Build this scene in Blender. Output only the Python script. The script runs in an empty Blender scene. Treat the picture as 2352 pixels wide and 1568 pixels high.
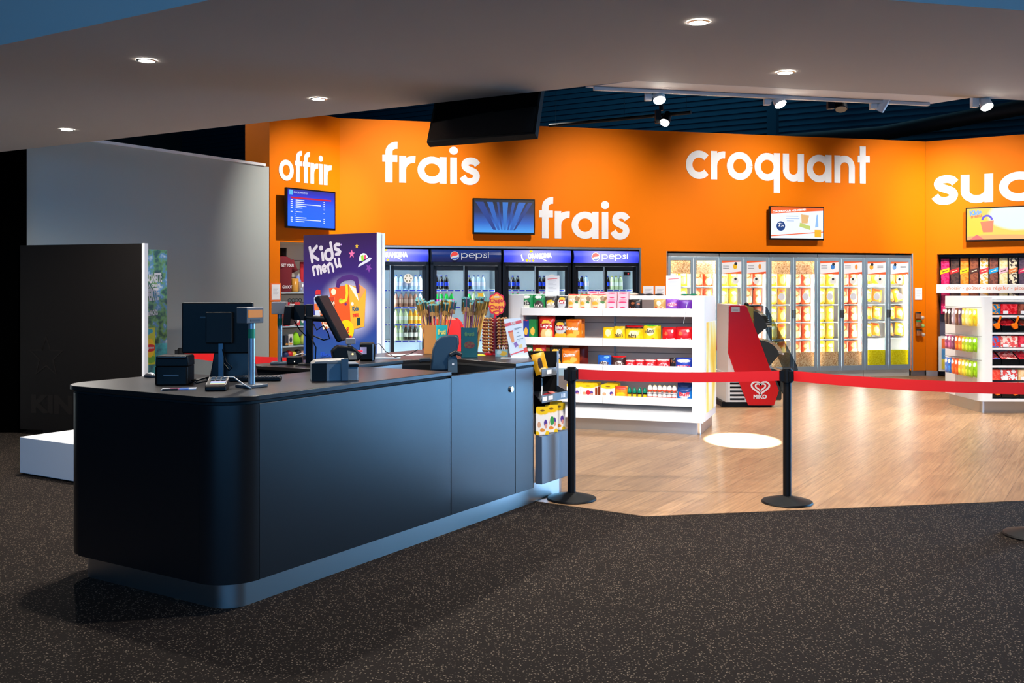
import bpy, bmesh, math, random
from mathutils import Vector, Matrix
random.seed(7)
C = bpy.context.scene.collection
pi = math.pi
# photograph geometry (35 mm shift lens): focal length in pixels, principal column, horizon row, eye height
F, CX, HY, EYE = 2286.7, 1176.0, 660.0, 1.58
def P(px, py, D): return Vector(((px-CX)/F*D, D, EYE-(py-HY)/F*D))
def G(px, py, z=0.0): return P(px, py, (EYE-z)*F/(py-HY))
ORD = ['first','second','third','fourth','fifth','sixth','seventh','eighth','ninth','tenth','eleventh','twelfth','thirteenth','fourteenth','fifteenth','sixteenth','seventeenth','eighteenth','nineteenth','twentieth','twenty-first','twenty-second','twenty-third','twenty-fourth']

# ---------------------------------------------------------------- materials
def lin(v):
    v /= 255.0
    return v/12.92 if v <= .04045 else ((v+.055)/1.055)**2.4
def rgb(r, g, b): return (lin(r), lin(g), lin(b), 1)
MATS = {}
def mat(name, col=(200,200,200), rough=.5, metal=0.0, emit=0.0, spec=.5, ecol=None):
    if name in MATS: return MATS[name]
    m = bpy.data.materials.new(name); m.use_nodes = True
    b = m.node_tree.nodes['Principled BSDF']
    b.inputs['Base Color'].default_value = rgb(*col)
    b.inputs['Roughness'].default_value = rough
    b.inputs['Metallic'].default_value = metal
    b.inputs['Specular IOR Level'].default_value = spec
    if emit:
        b.inputs['Emission Color'].default_value = rgb(*(ecol or col))
        b.inputs['Emission Strength'].default_value = emit
        b.inputs['Base Color'].default_value = rgb(*[v*.25 for v in col])
    MATS[name] = m
    return m
def nodes(m): return m.node_tree.nodes, m.node_tree.links, m.node_tree.nodes['Principled BSDF']
def ramp(nt, stops, interp='LINEAR'):
    r = nt.nodes.new('ShaderNodeValToRGB'); r.color_ramp.interpolation = interp
    e = r.color_ramp.elements
    while len(e) < len(stops): e.new(.5)
    for k, (p, c) in enumerate(stops): e[k].position = p; e[k].color = rgb(*c)
    return r
def noise_mat(name, stops, scale=5, rough=.5, detail=4, coord='Object', mapscale=(1,1,1), kind='noise', interp='LINEAR', bump=0, emit=0, metal=0, spec=.5, roty=0):
    if name in MATS: return MATS[name]
    m = mat(name, stops[0][1], rough, metal, 0, spec); N, L, b = nodes(m)
    tc = N.new('ShaderNodeTexCoord'); mp = N.new('ShaderNodeMapping'); mp.inputs['Scale'].default_value = mapscale
    mp.inputs['Rotation'].default_value = (0, roty, 0)
    L.new(tc.outputs[coord], mp.inputs['Vector'])
    if kind == 'noise':
        t = N.new('ShaderNodeTexNoise'); t.inputs['Scale'].default_value = scale; t.inputs['Detail'].default_value = detail
        out = t.outputs['Fac']
    elif kind == 'cells':
        t = N.new('ShaderNodeTexVoronoi'); t.inputs['Scale'].default_value = scale
        s = N.new('ShaderNodeSeparateColor'); L.new(t.outputs['Color'], s.inputs['Color']); out = s.outputs['Red']
    elif kind == 'dots':
        t = N.new('ShaderNodeTexVoronoi'); t.inputs['Scale'].default_value = scale; out = t.outputs['Distance']
    elif kind == 'grad':
        s = N.new('ShaderNodeSeparateXYZ'); L.new(mp.outputs['Vector'], s.inputs['Vector']); out = s.outputs['Z']; t = None
    if t is not None: L.new(mp.outputs['Vector'], t.inputs['Vector'])
    r = ramp(m.node_tree, stops, interp); L.new(out, r.inputs['Fac'])
    if not emit: L.new(r.outputs['Color'], b.inputs['Base Color'])
    else: b.inputs['Base Color'].default_value = rgb(12,12,14)
    if emit: L.new(r.outputs['Color'], b.inputs['Emission Color']); b.inputs['Emission Strength'].default_value = emit
    if bump:
        bp = N.new('ShaderNodeBump'); bp.inputs['Strength'].default_value = bump; bp.inputs['Distance'].default_value = .01
        L.new(out, bp.inputs['Height']); L.new(bp.outputs['Normal'], b.inputs['Normal'])
    return m
def art_mat(name, base, blobs, rough=.35, emit=0, wob=.12, nscale=6):
    """printed packaging: soft ellipses of other inks (cx, cz, rx, rz, colour) in generated coordinates"""
    if name in MATS: return MATS[name]
    m = mat(name, base, rough); N, L, b = nodes(m)
    tc = N.new('ShaderNodeTexCoord'); nz = N.new('ShaderNodeTexNoise'); nz.inputs['Scale'].default_value = nscale
    L.new(tc.outputs['Generated'], nz.inputs['Vector'])
    sub = N.new('ShaderNodeVectorMath'); sub.operation = 'MULTIPLY_ADD'
    sub.inputs[1].default_value = (wob,)*3
    L.new(nz.outputs['Color'], sub.inputs[0]); L.new(tc.outputs['Generated'], sub.inputs[2])
    cur = None
    for cx, cz, rx, rz, col in blobs:
        mp = N.new('ShaderNodeMapping')
        mp.inputs['Location'].default_value = (-(cx+wob/2)/rx, 0, -(cz+wob/2)/rz); mp.inputs['Scale'].default_value = (1/rx, 0, 1/rz)
        L.new(sub.outputs['Vector'], mp.inputs['Vector'])
        ln = N.new('ShaderNodeVectorMath'); ln.operation = 'LENGTH'; L.new(mp.outputs['Vector'], ln.inputs[0])
        mr = N.new('ShaderNodeMapRange'); mr.inputs['From Min'].default_value = .85; mr.inputs['From Max'].default_value = 1.0
        mr.inputs['To Min'].default_value = 1; mr.inputs['To Max'].default_value = 0
        L.new(ln.outputs['Value'], mr.inputs['Value'])
        mx = N.new('ShaderNodeMix'); mx.data_type = 'RGBA'
        L.new(mr.outputs['Result'], mx.inputs['Factor'])
        if cur is None: mx.inputs['A'].default_value = rgb(*base)
        else: L.new(cur, mx.inputs['A'])
        mx.inputs['B'].default_value = rgb(*col)
        cur = mx.outputs['Result']
    if cur is not None and not emit: L.new(cur, b.inputs['Base Color'])
    if emit:
        b.inputs['Base Color'].default_value = rgb(12,12,14)
        if cur is not None: L.new(cur, b.inputs['Emission Color'])
        b.inputs['Emission Strength'].default_value = emit
    return m
def glass_mat(name, tint=(235,245,250), refl=.5, rough=.02):
    if name in MATS: return MATS[name]
    m = bpy.data.materials.new(name); m.use_nodes = True; N = m.node_tree.nodes; L = m.node_tree.links
    for n in list(N): N.remove(n)
    o = N.new('ShaderNodeOutputMaterial'); t = N.new('ShaderNodeBsdfTransparent'); g = N.new('ShaderNodeBsdfGlossy')
    t.inputs['Color'].default_value = rgb(*tint); g.inputs['Roughness'].default_value = rough
    fr = N.new('ShaderNodeFresnel'); fr.inputs['IOR'].default_value = 1.4
    mu = N.new('ShaderNodeMath'); mu.operation = 'MULTIPLY'; mu.inputs[1].default_value = refl
    L.new(fr.outputs['Fac'], mu.inputs[0])
    mx = N.new('ShaderNodeMixShader'); L.new(mu.outputs['Value'], mx.inputs['Fac']); L.new(t.outputs['BSDF'], mx.inputs[1]); L.new(g.outputs['BSDF'], mx.inputs[2])
    L.new(mx.outputs['Shader'], o.inputs['Surface']); MATS[name] = m
    return m
def flat(col): return mat('ink_%02x%02x%02x' % col, col, .45)
def glow(col, e): return mat('glow_%02x%02x%02x_%g' % (col+(e,)), col, .5, 0, e*1.2)

# ---------------------------------------------------------------- meshes
class MB:
    def __init__(s): s.v = []; s.f = []; s.mi = []; s.m = 0
    def add(s, vs, fs):
        o = len(s.v); s.v += [tuple(p) for p in vs]
        for f in fs: s.f.append([i+o for i in f]); s.mi.append(s.m)
        return s
    def box(s, x0, x1, y0, y1, z0, z1):
        vs = [(x,y,z) for z in (z0,z1) for y in (y0,y1) for x in (x0,x1)]
        return s.add(vs, [(0,2,3,1),(4,5,7,6),(0,1,5,4),(2,6,7,3),(0,4,6,2),(1,3,7,5)])
    def cbox(s, x, y, z, sx, sy, sz): return s.box(x-sx/2, x+sx/2, y-sy/2, y+sy/2, z, z+sz)
    def prism(s, poly, z0, z1):
        n = len(poly)
        a = sum(poly[i][0]*poly[(i+1)%n][1]-poly[(i+1)%n][0]*poly[i][1] for i in range(n))
        if a < 0: poly = poly[::-1]
        vs = [(x,y,z0) for x,y in poly]+[(x,y,z1) for x,y in poly]
        return s.add(vs, [list(range(n))[::-1], list(range(n,2*n))]+[(i,(i+1)%n,n+(i+1)%n,n+i) for i in range(n)])
    def prismy(s, poly, y0, y1):   # poly in (x,z), extruded along y; y0 is the viewer side
        n = len(poly)
        a = sum(poly[i][0]*poly[(i+1)%n][1]-poly[(i+1)%n][0]*poly[i][1] for i in range(n))
        if a < 0: poly = poly[::-1]
        vs = [(x,y0,z) for x,z in poly]+[(x,y1,z) for x,z in poly]
        return s.add(vs, [list(range(n)), list(range(n,2*n))[::-1]]+[(i,n+i,n+(i+1)%n,(i+1)%n) for i in range(n)])
    def cyl(s, p0, p1, r0, r1=None, n=16):
        r1 = r0 if r1 is None else r1
        p0 = Vector(p0); p1 = Vector(p1); d = (p1-p0).normalized()
        a = d.orthogonal().normalized(); b = d.cross(a)
        vs = []
        for p, r in ((p0,r0),(p1,r1)):
            for k in range(n):
                t = 2*pi*k/n; vs.append(p+a*(r*math.cos(t))+b*(r*math.sin(t)))
        return s.add(vs, [list(range(n))[::-1], list(range(n,2*n))]+[(k,(k+1)%n,n+(k+1)%n,n+k) for k in range(n)])
    def lathe(s, prof, n=20, cx=0, cy=0):
        vs = []
        for r, z in prof:
            for k in range(n):
                t = 2*pi*k/n; vs.append((cx+r*math.cos(t), cy+r*math.sin(t), z))
        fs = [list(range(n))[::-1], list(range((len(prof)-1)*n, len(prof)*n))]
        for j in range(len(prof)-1):
            for k in range(n): fs.append((j*n+k, j*n+(k+1)%n, (j+1)*n+(k+1)%n, (j+1)*n+k))
        return s.add(vs, fs)
    def tube(s, pts, r, n=8):
        pts = [Vector(p) for p in pts]; vs = []; m = len(pts); a = None
        for i, p in enumerate(pts):
            d = (pts[min(i+1,m-1)]-pts[max(i-1,0)]).normalized()
            if a is None: a = d.orthogonal().normalized()
            a = (a-d*a.dot(d)).normalized(); b = d.cross(a)
            for k in range(n):
                t = 2*pi*k/n; vs.append(p+a*(r*math.cos(t))+b*(r*math.sin(t)))
        fs = [list(range(n))[::-1], list(range((m-1)*n, m*n))]
        for j in range(m-1):
            for k in range(n): fs.append((j*n+k, j*n+(k+1)%n, (j+1)*n+(k+1)%n, (j+1)*n+k))
        return s.add(vs, fs)
    def sphere(s, c, r, n=12, sz=1.0, m=8):
        prof = [(max(1e-4, r*math.sin(pi*j/m)), c[2]-r*sz*math.cos(pi*j/m)) for j in range(m+1)]
        return s.lathe(prof, n, c[0], c[1])
    def ribbon(s, pts, w, t=.004, y=0.0, cap=False):   # flat stroke in the (x,z) plane, front at y-t
        n = len(pts); L = []; R = []
        for i, (x, z) in enumerate(pts):
            a = pts[max(i-1,0)]; b = pts[min(i+1,n-1)]
            dx, dz = b[0]-a[0], b[1]-a[1]; l = math.hypot(dx,dz) or 1
            k = 1.0
            if 0 < i < n-1:
                d1 = (x-a[0], z-a[1]); d2 = (b[0]-x, b[1]-z)
                c = (d1[0]*d2[0]+d1[1]*d2[1])/((math.hypot(*d1)*math.hypot(*d2)) or 1)
                k = min(1.6, 1/max(.4, math.sqrt(max(0,(1+c)/2))))
            nx, nz = -dz/l*w/2*k, dx/l*w/2*k
            L.append((x+nx, z+nz)); R.append((x-nx, z-nz))
        vs = [(x,y-t,z) for x,z in L]+[(x,y-t,z) for x,z in R]+[(x,y,z) for x,z in L]+[(x,y,z) for x,z in R]
        fs = []
        for i in range(n-1):
            fs += [(i, n+i, n+i+1, i+1), (2*n+i, i, i+1, 2*n+i+1), (n+i, 3*n+i, 3*n+i+1, n+i+1)]
        fs += [(0, 2*n, 3*n, n), (n-1, 2*n-1, 4*n-1, 3*n-1)]
        s.add(vs, fs)
        if cap:
            for k_, q in enumerate((pts[0], pts[-1])): s.disc(q[0], q[1], w/2, t, y-.0002-.0002*k_)
        return s
    def disc(s, x, z, r, t=.004, y=0.0, n=20, rz=None):
        rz = rz or r
        return s.prismy([(x+r*math.cos(2*pi*k/n), z+rz*math.sin(2*pi*k/n)) for k in range(n)], y-t, y)
    def ring(s, x, z, r, w, t=.004, y=0.0, n=32):
        return s.ribbon([(x+r*math.cos(2*pi*k/n), z+r*math.sin(2*pi*k/n)) for k in range(n+1)], w, t, y)
    def xform(s, M, i0=0):
        for i in range(i0, len(s.v)): s.v[i] = tuple(M @ Vector(s.v[i]))
        return s
    def mesh(s, name, mats, smooth=False):
        me = bpy.data.meshes.new(name); me.from_pydata(s.v, [], s.f)
        if not isinstance(mats, (list, tuple)): mats = [mats]
        for m in mats: me.materials.append(m)
        if len(mats) > 1: me.polygons.foreach_set('material_index', s.mi)
        me.validate(); me.update()
        if smooth is True: me.polygons.foreach_set('use_smooth', [True]*len(me.polygons))
        elif smooth:
            me.polygons.foreach_set('use_smooth', [True]*len(me.polygons)); me.set_sharp_from_angle(angle=math.radians(smooth))
        return me
def link(name, me, parent=None, loc=(0,0,0), rz=0):
    o = bpy.data.objects.new(name, me); C.objects.link(o); o.location = loc; o.rotation_euler = (0,0,rz)
    if parent: o.parent = parent
    return o
def part(name, mb, m, parent, smooth=False, label=None, bevel=0, loc=(0,0,0)):
    o = link(name, mb.mesh(name, m, smooth), parent, loc)
    if label: o['label'] = label
    if bevel: bev(o, bevel)
    return o
def bev(o, w, seg=2):
    b = o.modifiers.new('bevel', 'BEVEL'); b.width = w; b.segments = seg; b.limit_method = 'ANGLE'; b.angle_limit = math.radians(40)
def tag(o, label, cat, group=None):
    o['label'] = label; o['category'] = cat
    if group: o['group'] = group
    return o
def thing(name, label, cat, loc=(0,0,0), rz=0, group=None):
    return tag(link(name, None, None, loc, rz), label, cat, group)
def solo(name, mb, m, label, cat, loc=(0,0,0), rz=0, group=None, smooth=False, bevel=0):
    o = link(name, mb.mesh(name, m, smooth), None, loc, rz); tag(o, label, cat, group)
    if bevel: bev(o, bevel)
    return o
def struct(name, mb, m, loc=(0,0,0), rz=0, smooth=False):
    o = link(name, mb.mesh(name, m, smooth), None, loc, rz); o['kind'] = 'structure'
    return o
def dup(root, loc, rz=None, label=None, group=None):
    r = root.copy(); C.objects.link(r); r.location = loc
    if rz is not None: r.rotation_euler = (0,0,rz)
    if label: r['label'] = label
    if group: r['group'] = group
    for ch in list(root.children):
        c = ch.copy(); C.objects.link(c); c.parent = r
        for g in list(ch.children):
            d = g.copy(); C.objects.link(d); d.parent = c
    return r

# a vertical reference plane: local x along it, local -y towards the viewer
class Plane:
    def __init__(s, x, y, ang): s.o = Vector((x,y)); s.a = ang; s.d = Vector((math.cos(ang), math.sin(ang))); s.n = Vector((math.sin(ang), -math.cos(ang)))
    def hit(s, px, py=HY, off=0.0):
        o = s.o+s.n*off; r = (px-CX)/F
        x = (r*o.y-o.x)/(s.d.x-r*s.d.y); D = o.y+x*s.d.y
        return x, EYE-(py-HY)*D/F
    def xy(s, x, off=0.0, z=0.0):
        q = s.o+s.d*x+s.n*off
        return Vector((q.x, q.y, z))

# ---------------------------------------------------------------- lettering
_tx = {}
def text_raw(txt, bold=0.0, res=3):
    key = (txt, bold)
    if key not in _tx:
        cu = bpy.data.curves.new('t', 'FONT'); cu.body = txt; cu.size = 1; cu.align_x = 'LEFT'; cu.offset = bold; cu.resolution_u = res; cu.fill_mode = 'FRONT'
        ob = bpy.data.objects.new('t', cu); me = bpy.data.meshes.new_from_object(ob)
        vs = [tuple(v.co) for v in me.vertices]; fs = [list(p.vertices) for p in me.polygons]
        bpy.data.objects.remove(ob); bpy.data.curves.remove(cu); bpy.data.meshes.remove(me)
        xs = [v[0] for v in vs]; ys = [v[1] for v in vs]
        _tx[key] = (vs, fs, min(xs), max(xs), min(ys), max(ys))
    return _tx[key]
def text(mb, txt, x0, x1, z0, z1, y=0.0, bold=.02, rot=0.0, keep=False, fn=None):
    """set txt into the rectangle x0..x1, z0..z1 of the (x,z) plane at depth y"""
    vs, fs, ax, bx, ay, by = text_raw(txt, bold)
    sx = (x1-x0)/(bx-ax); sz = (z1-z0)/(by-ay)
    if keep: sx = sz = min(sx, sz)
    cx, cz = (x0+x1)/2, (z0+z1)/2; mx, my = (ax+bx)/2, (ay+by)/2; out = []
    for X, Y, _ in vs:
        u, w = (X-mx)*sx, (Y-my)*sz
        u, w = u*math.cos(rot)-w*math.sin(rot), u*math.sin(rot)+w*math.cos(rot)
        x, z = cx+u, cz+w
        out.append((x, fn(x,z) if fn else y, z))
    return mb.add(out, fs)
def arc(cx, cz, r, a0, a1, n=12, rz=None):
    rz = rz or r
    return [(cx+r*math.cos(math.radians(a0+(a1-a0)*k/n)), cz+rz*math.sin(math.radians(a0+(a1-a0)*k/n))) for k in range(n+1)]
def glyph(ch, s):
    h = s/2; r = .5-h
    if ch == 'o': return 1.06, [arc(.5,.5,r,0,360,30)], []
    if ch == 'a': return 1.10, [arc(.5,.5,r,0,360,30), [(1-h,0),(1-h,1)]], []
    if ch == 'q': return 1.10, [arc(.5,.5,r,0,360,30), [(1-h,-.42),(1-h,1)]], []
    if ch == 'p': return 1.08, [arc(.5,.5,r,0,360,30), [(h,-.42),(h,1)]], []
    if ch == 'c': return .93, [arc(.5,.5,r,42,318,24)], []
    if ch == 'e': return 1.04, [arc(.5,.5,r,0,312,26), [(h,.5),(1-h*.6,.5)]], []
    if ch == '\u00e9': return 1.04, [arc(.5,.5,r,0,312,26), [(h,.5),(1-h*.6,.5)], [(.45,1.12),(.66,1.4)]], []
    if ch == 'u': return .94, [[(h,1)]+arc(.42,.42,.42-h,180,360,14)+[(.84-h,1)], [(.84-h,0),(.84-h,1)]], []
    if ch == 'n': return .94, [[(.84-h,0)]+arc(.42,.58,.42-h,0,180,14)+[(h,0)], [(h,0),(h,1)]], []
    if ch == 'r': return .60, [[(h,0),(h,1)], [(h,.5)]+arc(.5,.5,.5-h,165,82,8)], []
    if ch == 'i': return s+.10, [[(h,0),(h,1)]], [(h,1.0+s*1.05,s*.62)]
    if ch == 'f': return .54, [[(.10+h,0),(.10+h,1.12)]+arc(.10+h+.26,1.14,.26,172,84,10,.25), [(0,1-s*.45),(.50,1-s*.45)]], []
    if ch == 't': return .50, [[(.09+h,0),(.09+h,1.36)], [(0,1-s*.42),(.50,1-s*.42)]], []
    if ch == 's':
        q = [(.59,.74),(.50,.85),(.35,.89),(.20,.84),(.145,.72),(.20,.61),(.35,.53),(.49,.45),(.55,.32),(.50,.18),(.35,.105),(.17,.14),(.06,.29)]
        q = [(x*(1-.0*s),z) for x,z in q]; out = []
        for i in range(len(q)-1):
            p0, p1, p2, p3 = q[max(i-1,0)], q[i], q[i+1], q[min(i+2,len(q)-1)]
            for k in range(4):
                t = k/4; out.append(tuple(.5*(2*p1[c]+(p2[c]-p0[c])*t+(2*p0[c]-5*p1[c]+4*p2[c]-p3[c])*t*t+(-p0[c]+3*p1[c]-3*p2[c]+p3[c])*t**3) for c in (0,1)))
        return .70, [out+[q[-1]]], []
    return .4, [], []
def geo_word(mb_parts, word, s, track=.02):
    x = 0; out = []
    for ch in word:
        adv, st, dots = glyph(ch, s)
        out.append((x, st, dots)); x += adv+track
    return out, x-track
# ================================================================= CAMERA
cam = bpy.data.cameras.new('camera'); co = bpy.data.objects.new('camera', cam); C.objects.link(co)
co.location = (0,0,EYE); co.rotation_euler = (pi/2,0,0); cam.lens = 35; cam.sensor_width = 36; cam.shift_y = -(784-HY)/2352; cam.clip_end = 200
S = bpy.context.scene; S.camera = co
S.view_settings.view_transform = 'Standard'; S.view_settings.look = 'None'; S.view_settings.exposure = 0; S.view_settings.gamma = 1

# building axes: U runs along the counter front to the right-back, V to the left-back
AU = math.radians(90-31.9)
U = Vector((math.cos(AU), math.sin(AU))); V = Vector((-U.y, U.x))

# ================================================================= BASE MATERIALS
orange = mat('orange_paint', (226,114,0), .6, spec=.1)
white = mat('white_laminate', (236,236,236), .35)
whitew = mat('white_vinyl', (226,226,228), .6, spec=.2)
black = mat('black_plastic', (5,5,5), .45, spec=.2)
blackm = mat('black_powder_coat', (6,6,6), .5, spec=.25)
dark = mat('dark_laminate', (15,16,18), .3, spec=.6)
darktop = mat('dark_worktop', (29,26,25), .3)
steel = mat('brushed_steel', (196,196,194), .34, 1)
alu = mat('anodised_aluminium', (172,194,208), .35, .6)
chrome = mat('chrome', (225,225,225), .12, 1)
greyw = mat('grey_wall_paint', (172,178,174), .8, spec=.2)
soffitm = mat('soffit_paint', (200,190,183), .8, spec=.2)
glass = glass_mat('thin_glass')
grey = mat('grey_plastic', (95,105,112), .45)
paper = mat('paper', (238,238,240), .7)
red = mat('red_webbing', (205,0,6), .6)
led = mat('led_tube', (255,252,245), .4, 0, 55)

# carpet: charcoal loop pile with pale flecks
cp = mat('speckled_carpet', (16,15,14), .95, spec=.1); N, L, b = nodes(cp)
tc = N.new('ShaderNodeTexCoord')
def fleck(scale, lo, hi):
    v = N.new('ShaderNodeTexVoronoi'); v.inputs['Scale'].default_value = scale; L.new(tc.outputs['Object'], v.inputs['Vector'])
    r = ramp(cp.node_tree, [(lo,(255,255,255)),(hi,(0,0,0))]); L.new(v.outputs['Distance'], r.inputs['Fac'])
    s = N.new('ShaderNodeSeparateColor'); L.new(v.outputs['Color'], s.inputs['Color'])
    g = N.new('ShaderNodeMath'); g.operation = 'GREATER_THAN'; g.inputs[1].default_value = .22; L.new(s.outputs['Red'], g.inputs[0])
    mu = N.new('ShaderNodeMath'); mu.operation = 'MULTIPLY'; L.new(r.outputs['Color'], mu.inputs[0]); L.new(g.outputs['Value'], mu.inputs[1])
    return mu
f1 = fleck(80, .10, .36)
mx = N.new('ShaderNodeMix'); mx.data_type = 'RGBA'; mx.inputs['A'].default_value = rgb(36,29,24); mx.inputs['B'].default_value = rgb(146,130,112)
L.new(f1.outputs['Value'], mx.inputs['Factor'])
ns = N.new('ShaderNodeTexNoise'); ns.inputs['Scale'].default_value = 260; L.new(tc.outputs['Object'], ns.inputs['Vector'])
m2 = N.new('ShaderNodeMix'); m2.data_type = 'RGBA'; m2.blend_type = 'MULTIPLY'; m2.inputs['Factor'].default_value = .8
r2 = ramp(cp.node_tree, [(.3,(90,90,90)),(.7,(255,255,255))]); L.new(ns.outputs['Fac'], r2.inputs['Fac'])
L.new(mx.outputs['Result'], m2.inputs['A']); L.new(r2.outputs['Color'], m2.inputs['B'])
L.new(m2.outputs['Result'], b.inputs['Base Color'])

# wood-look vinyl planks
wd = mat('oak_planks', (170,128,92), .36); N, L, b = nodes(wd)
tc = N.new('ShaderNodeTexCoord'); mp = N.new('ShaderNodeMapping'); mp.inputs['Rotation'].default_value = (0,0,-AU); L.new(tc.outputs['Object'], mp.inputs['Vector'])
bk = N.new('ShaderNodeTexBrick'); bk.inputs['Scale'].default_value = 1; bk.inputs['Brick Width'].default_value = 1.2; bk.inputs['Row Height'].default_value = .16
bk.inputs['Mortar Size'].default_value = .0015; bk.inputs['Color1'].default_value = rgb(176,140,104); bk.inputs['Color2'].default_value = rgb(158,124,92); bk.inputs['Mortar'].default_value = rgb(96,70,50)
L.new(mp.outputs['Vector'], bk.inputs['Vector'])
m3 = N.new('ShaderNodeMapping'); m3.inputs['Scale'].default_value = (1.2,26,1); L.new(mp.outputs['Vector'], m3.inputs['Vector'])
nz = N.new('ShaderNodeTexNoise'); nz.inputs['Scale'].default_value = 2.2; nz.inputs['Detail'].default_value = 7; nz.inputs['Distortion'].default_value = .6; L.new(m3.outputs['Vector'], nz.inputs['Vector'])
rr = ramp(wd.node_tree, [(.30,(168,158,146)),(.70,(255,252,246))]); L.new(nz.outputs['Fac'], rr.inputs['Fac'])
mm = N.new('ShaderNodeMix'); mm.data_type = 'RGBA'; mm.blend_type = 'MULTIPLY'; mm.inputs['Factor'].default_value = .75
L.new(bk.outputs['Color'], mm.inputs['A']); L.new(rr.outputs['Color'], mm.inputs['B']); L.new(mm.outputs['Result'], b.inputs['Base Color'])

# ================================================================= SHELL
# floors
mb = MB(); mb.box(-11, 17, -5, 32, -.2, 0); struct('floor', mb, cp)
e1 = G(1482,1186); e2 = G(1236,1152); e3 = G(2352,1150); d3 = (e3-e1).normalized()
far = e2+Vector((V.x,V.y,0))*3.2
mb = MB(); mb.prism([(e1.x,e1.y),(e1.x+d3.x*11,e1.y+d3.y*11),(11.9,24),(-3,24),(far.x,far.y),(e2.x,e2.y)], -.05, .003); struct('floor_wood', mb, wd)

# shop walls (orange, 4.2 m)
HW = 4.19
A0 = Vector((-2.657,15.35)); TH = math.atan2(1,4.1)
back = Plane(A0.x, A0.y, TH)
WL = (Vector((7.4,17.8))-A0).length
def wall_boxes(rects, depth=.25):
    mb = MB()
    for x0,x1,z0,z1 in rects: mb.box(x0,x1,0,depth,z0,z1)
    return mb
c_l = back.hit(822)[0]; c_r = back.hit(1473)[0]; c_t = back.hit(1200,566)[1]
f_l = back.hit(1531)[0]; f_r = back.hit(2097)[0]; f_t = back.hit(1800,579)[1]
mb = wall_boxes([(0,c_l,.1,HW),(c_l,c_r,c_t,HW),(c_r,f_l,.1,HW),(f_l,f_r,f_t,HW),(f_r,WL,.1,HW)])
mb.box(c_l-.2,WL+.1,1.05,1.2,0,HW*.6)
struct('wall_back', mb, orange, back.xy(0), TH)
mb = MB(); mb.box(0,c_l,.03,.2,0,.1); mb.box(c_r,f_l,.03,.2,0,.1); mb.box(f_r,WL,.03,.2,0,.1); struct('baseboard_back', mb, steel, back.xy(0), TH)
AO = math.atan2(1,.78)
OL = 1.057*math.hypot(.78,1)
off = Plane(A0.x-.78*1.057, A0.y-1.057, AO)
n_l = off.hit(643)[0]; n_t = off.hit(680,556)[1]
mb = wall_boxes([(0,n_l,0,HW),(n_l,OL-.10,n_t,HW),(OL-.10,OL,0,HW)], .1)
mb.box(-.0,.1,.1,.56,0,HW)
mb.box(n_l-.02,OL-.05,.62,.66,0,n_t+.1)
struct('wall_gift', mb, orange, off.xy(0), AO)
# candy wall to the right
AC = math.atan2(-V.y,-V.x)
cand = Plane(7.4,17.8,AC)
k_l = cand.hit(2153)[0]; k_t = cand.hit(2153,584)[1]
mb = wall_boxes([(0,k_l,.1,HW),(k_l,5.0,k_t,HW)])
mb.box(k_l-.1,5,.60,.7,.0,HW*.8)
struct('wall_candy', mb, orange, cand.xy(0), AC)
mb = MB(); mb.box(0,k_l,.03,.2,0,.1); struct('baseboard_candy', mb, steel, cand.xy(0), AC)
# grey partition on the left, white capping
q = off.xy(0)
gp = Plane(q.x-U.x*7, q.y-U.y*7, AU)
mb = MB(); mb.box(0,6.99,0,.14,0,3.31); struct('wall_left', mb, greyw, gp.xy(0), AU)
mb = MB(); mb.box(2,6.9,-.03,.17,3.31,3.345); struct('trim_left', mb, white, gp.xy(0), AU)
# black return wall at the far left
mb = MB(); x1 = P(46,660,10.85).x; mb.box(x1-3.0,x1,10.85,11.0,0,4.6); struct('wall_black', mb, mat('black_paint',(2,2,2),.9,spec=.0))
# outer hall: dark blue corrugated cladding, roof, side walls
clad = mat('navy_cladding', (10,78,100), .6, .1)
mb = MB(); R0 = Vector((9.2,20.6)); 
mb.box(-30,9,0,.3,0,11)
for k in range(56):
    z = 3.4+k*.13
    mb.prismy([( -30,z),(9,z),(9,z+.05),(-30,z+.05)], -.03, 0)
struct('wall_cladding', mb, clad, (R0.x,R0.y,0), AC)
mb = MB(); mb.box(-11.2,17.2,-5,36,9.0,9.3); struct('ceiling', mb, mat('dark_roof',(10,24,34),.8))
lob = mat('lobby_ceiling', (196,200,204), .8)
mb = MB(); mb.box(-11,17,-5,5.6,5.4,5.6); struct('ceiling_lobby', mb, lob)
wl = mat('lobby_wall', (70,74,78), .8)
mb = MB(); mb.box(-11.2,-11,-5,36,0,9); struct('wall_west', mb, wl)
mb = MB(); mb.box(-11,17,-5.2,-5,0,1.0); mb.box(-11,17,-5.2,-5,4.4,9); mb.box(-11,-7,-5.2,-5,1,4.4); mb.box(7,17,-5.2,-5,1,4.4); struct('wall_front', mb, wl)
mb = MB(); mb.box(12,12.2,-5,9.5,0,9); mb.box(12,12.2,9.5,14,3.6,9); mb.box(12,12.2,14,15,0,9); struct('wall_right', mb, wl)
for n, (a0,a1,z0,z1,axis) in enumerate([(9.5,14,0,3.6,'x'),(-7,7,1,4.4,'y')]):
    mb = MB(); k = 6
    for i in range(k+1):
        t = a0+(a1-a0)*i/k
        if axis == 'x': mb.box(12.05,12.15,t-.04,t+.04,z0,z1)
        else: mb.box(t-.04,t+.04,-5.15,-5.05,z0,z1)
    for z in (z0+.04,z1-.04):
        if axis == 'x': mb.box(12.05,12.15,a0,a1,z-.04,z+.04)
        else: mb.box(a0,a1,-5.15,-5.05,z-.04,z+.04)
    w = struct('window_%d' % (n+1), mb, mat('window_frame',(40,44,48),.5))
    mb = MB()
    if axis == 'x': mb.box(12.09,12.11,a0,a1,z0,z1)
    else: mb.box(a0,a1,-5.11,-5.09,z0,z1)
    part('pane', mb, glass, w)
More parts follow.
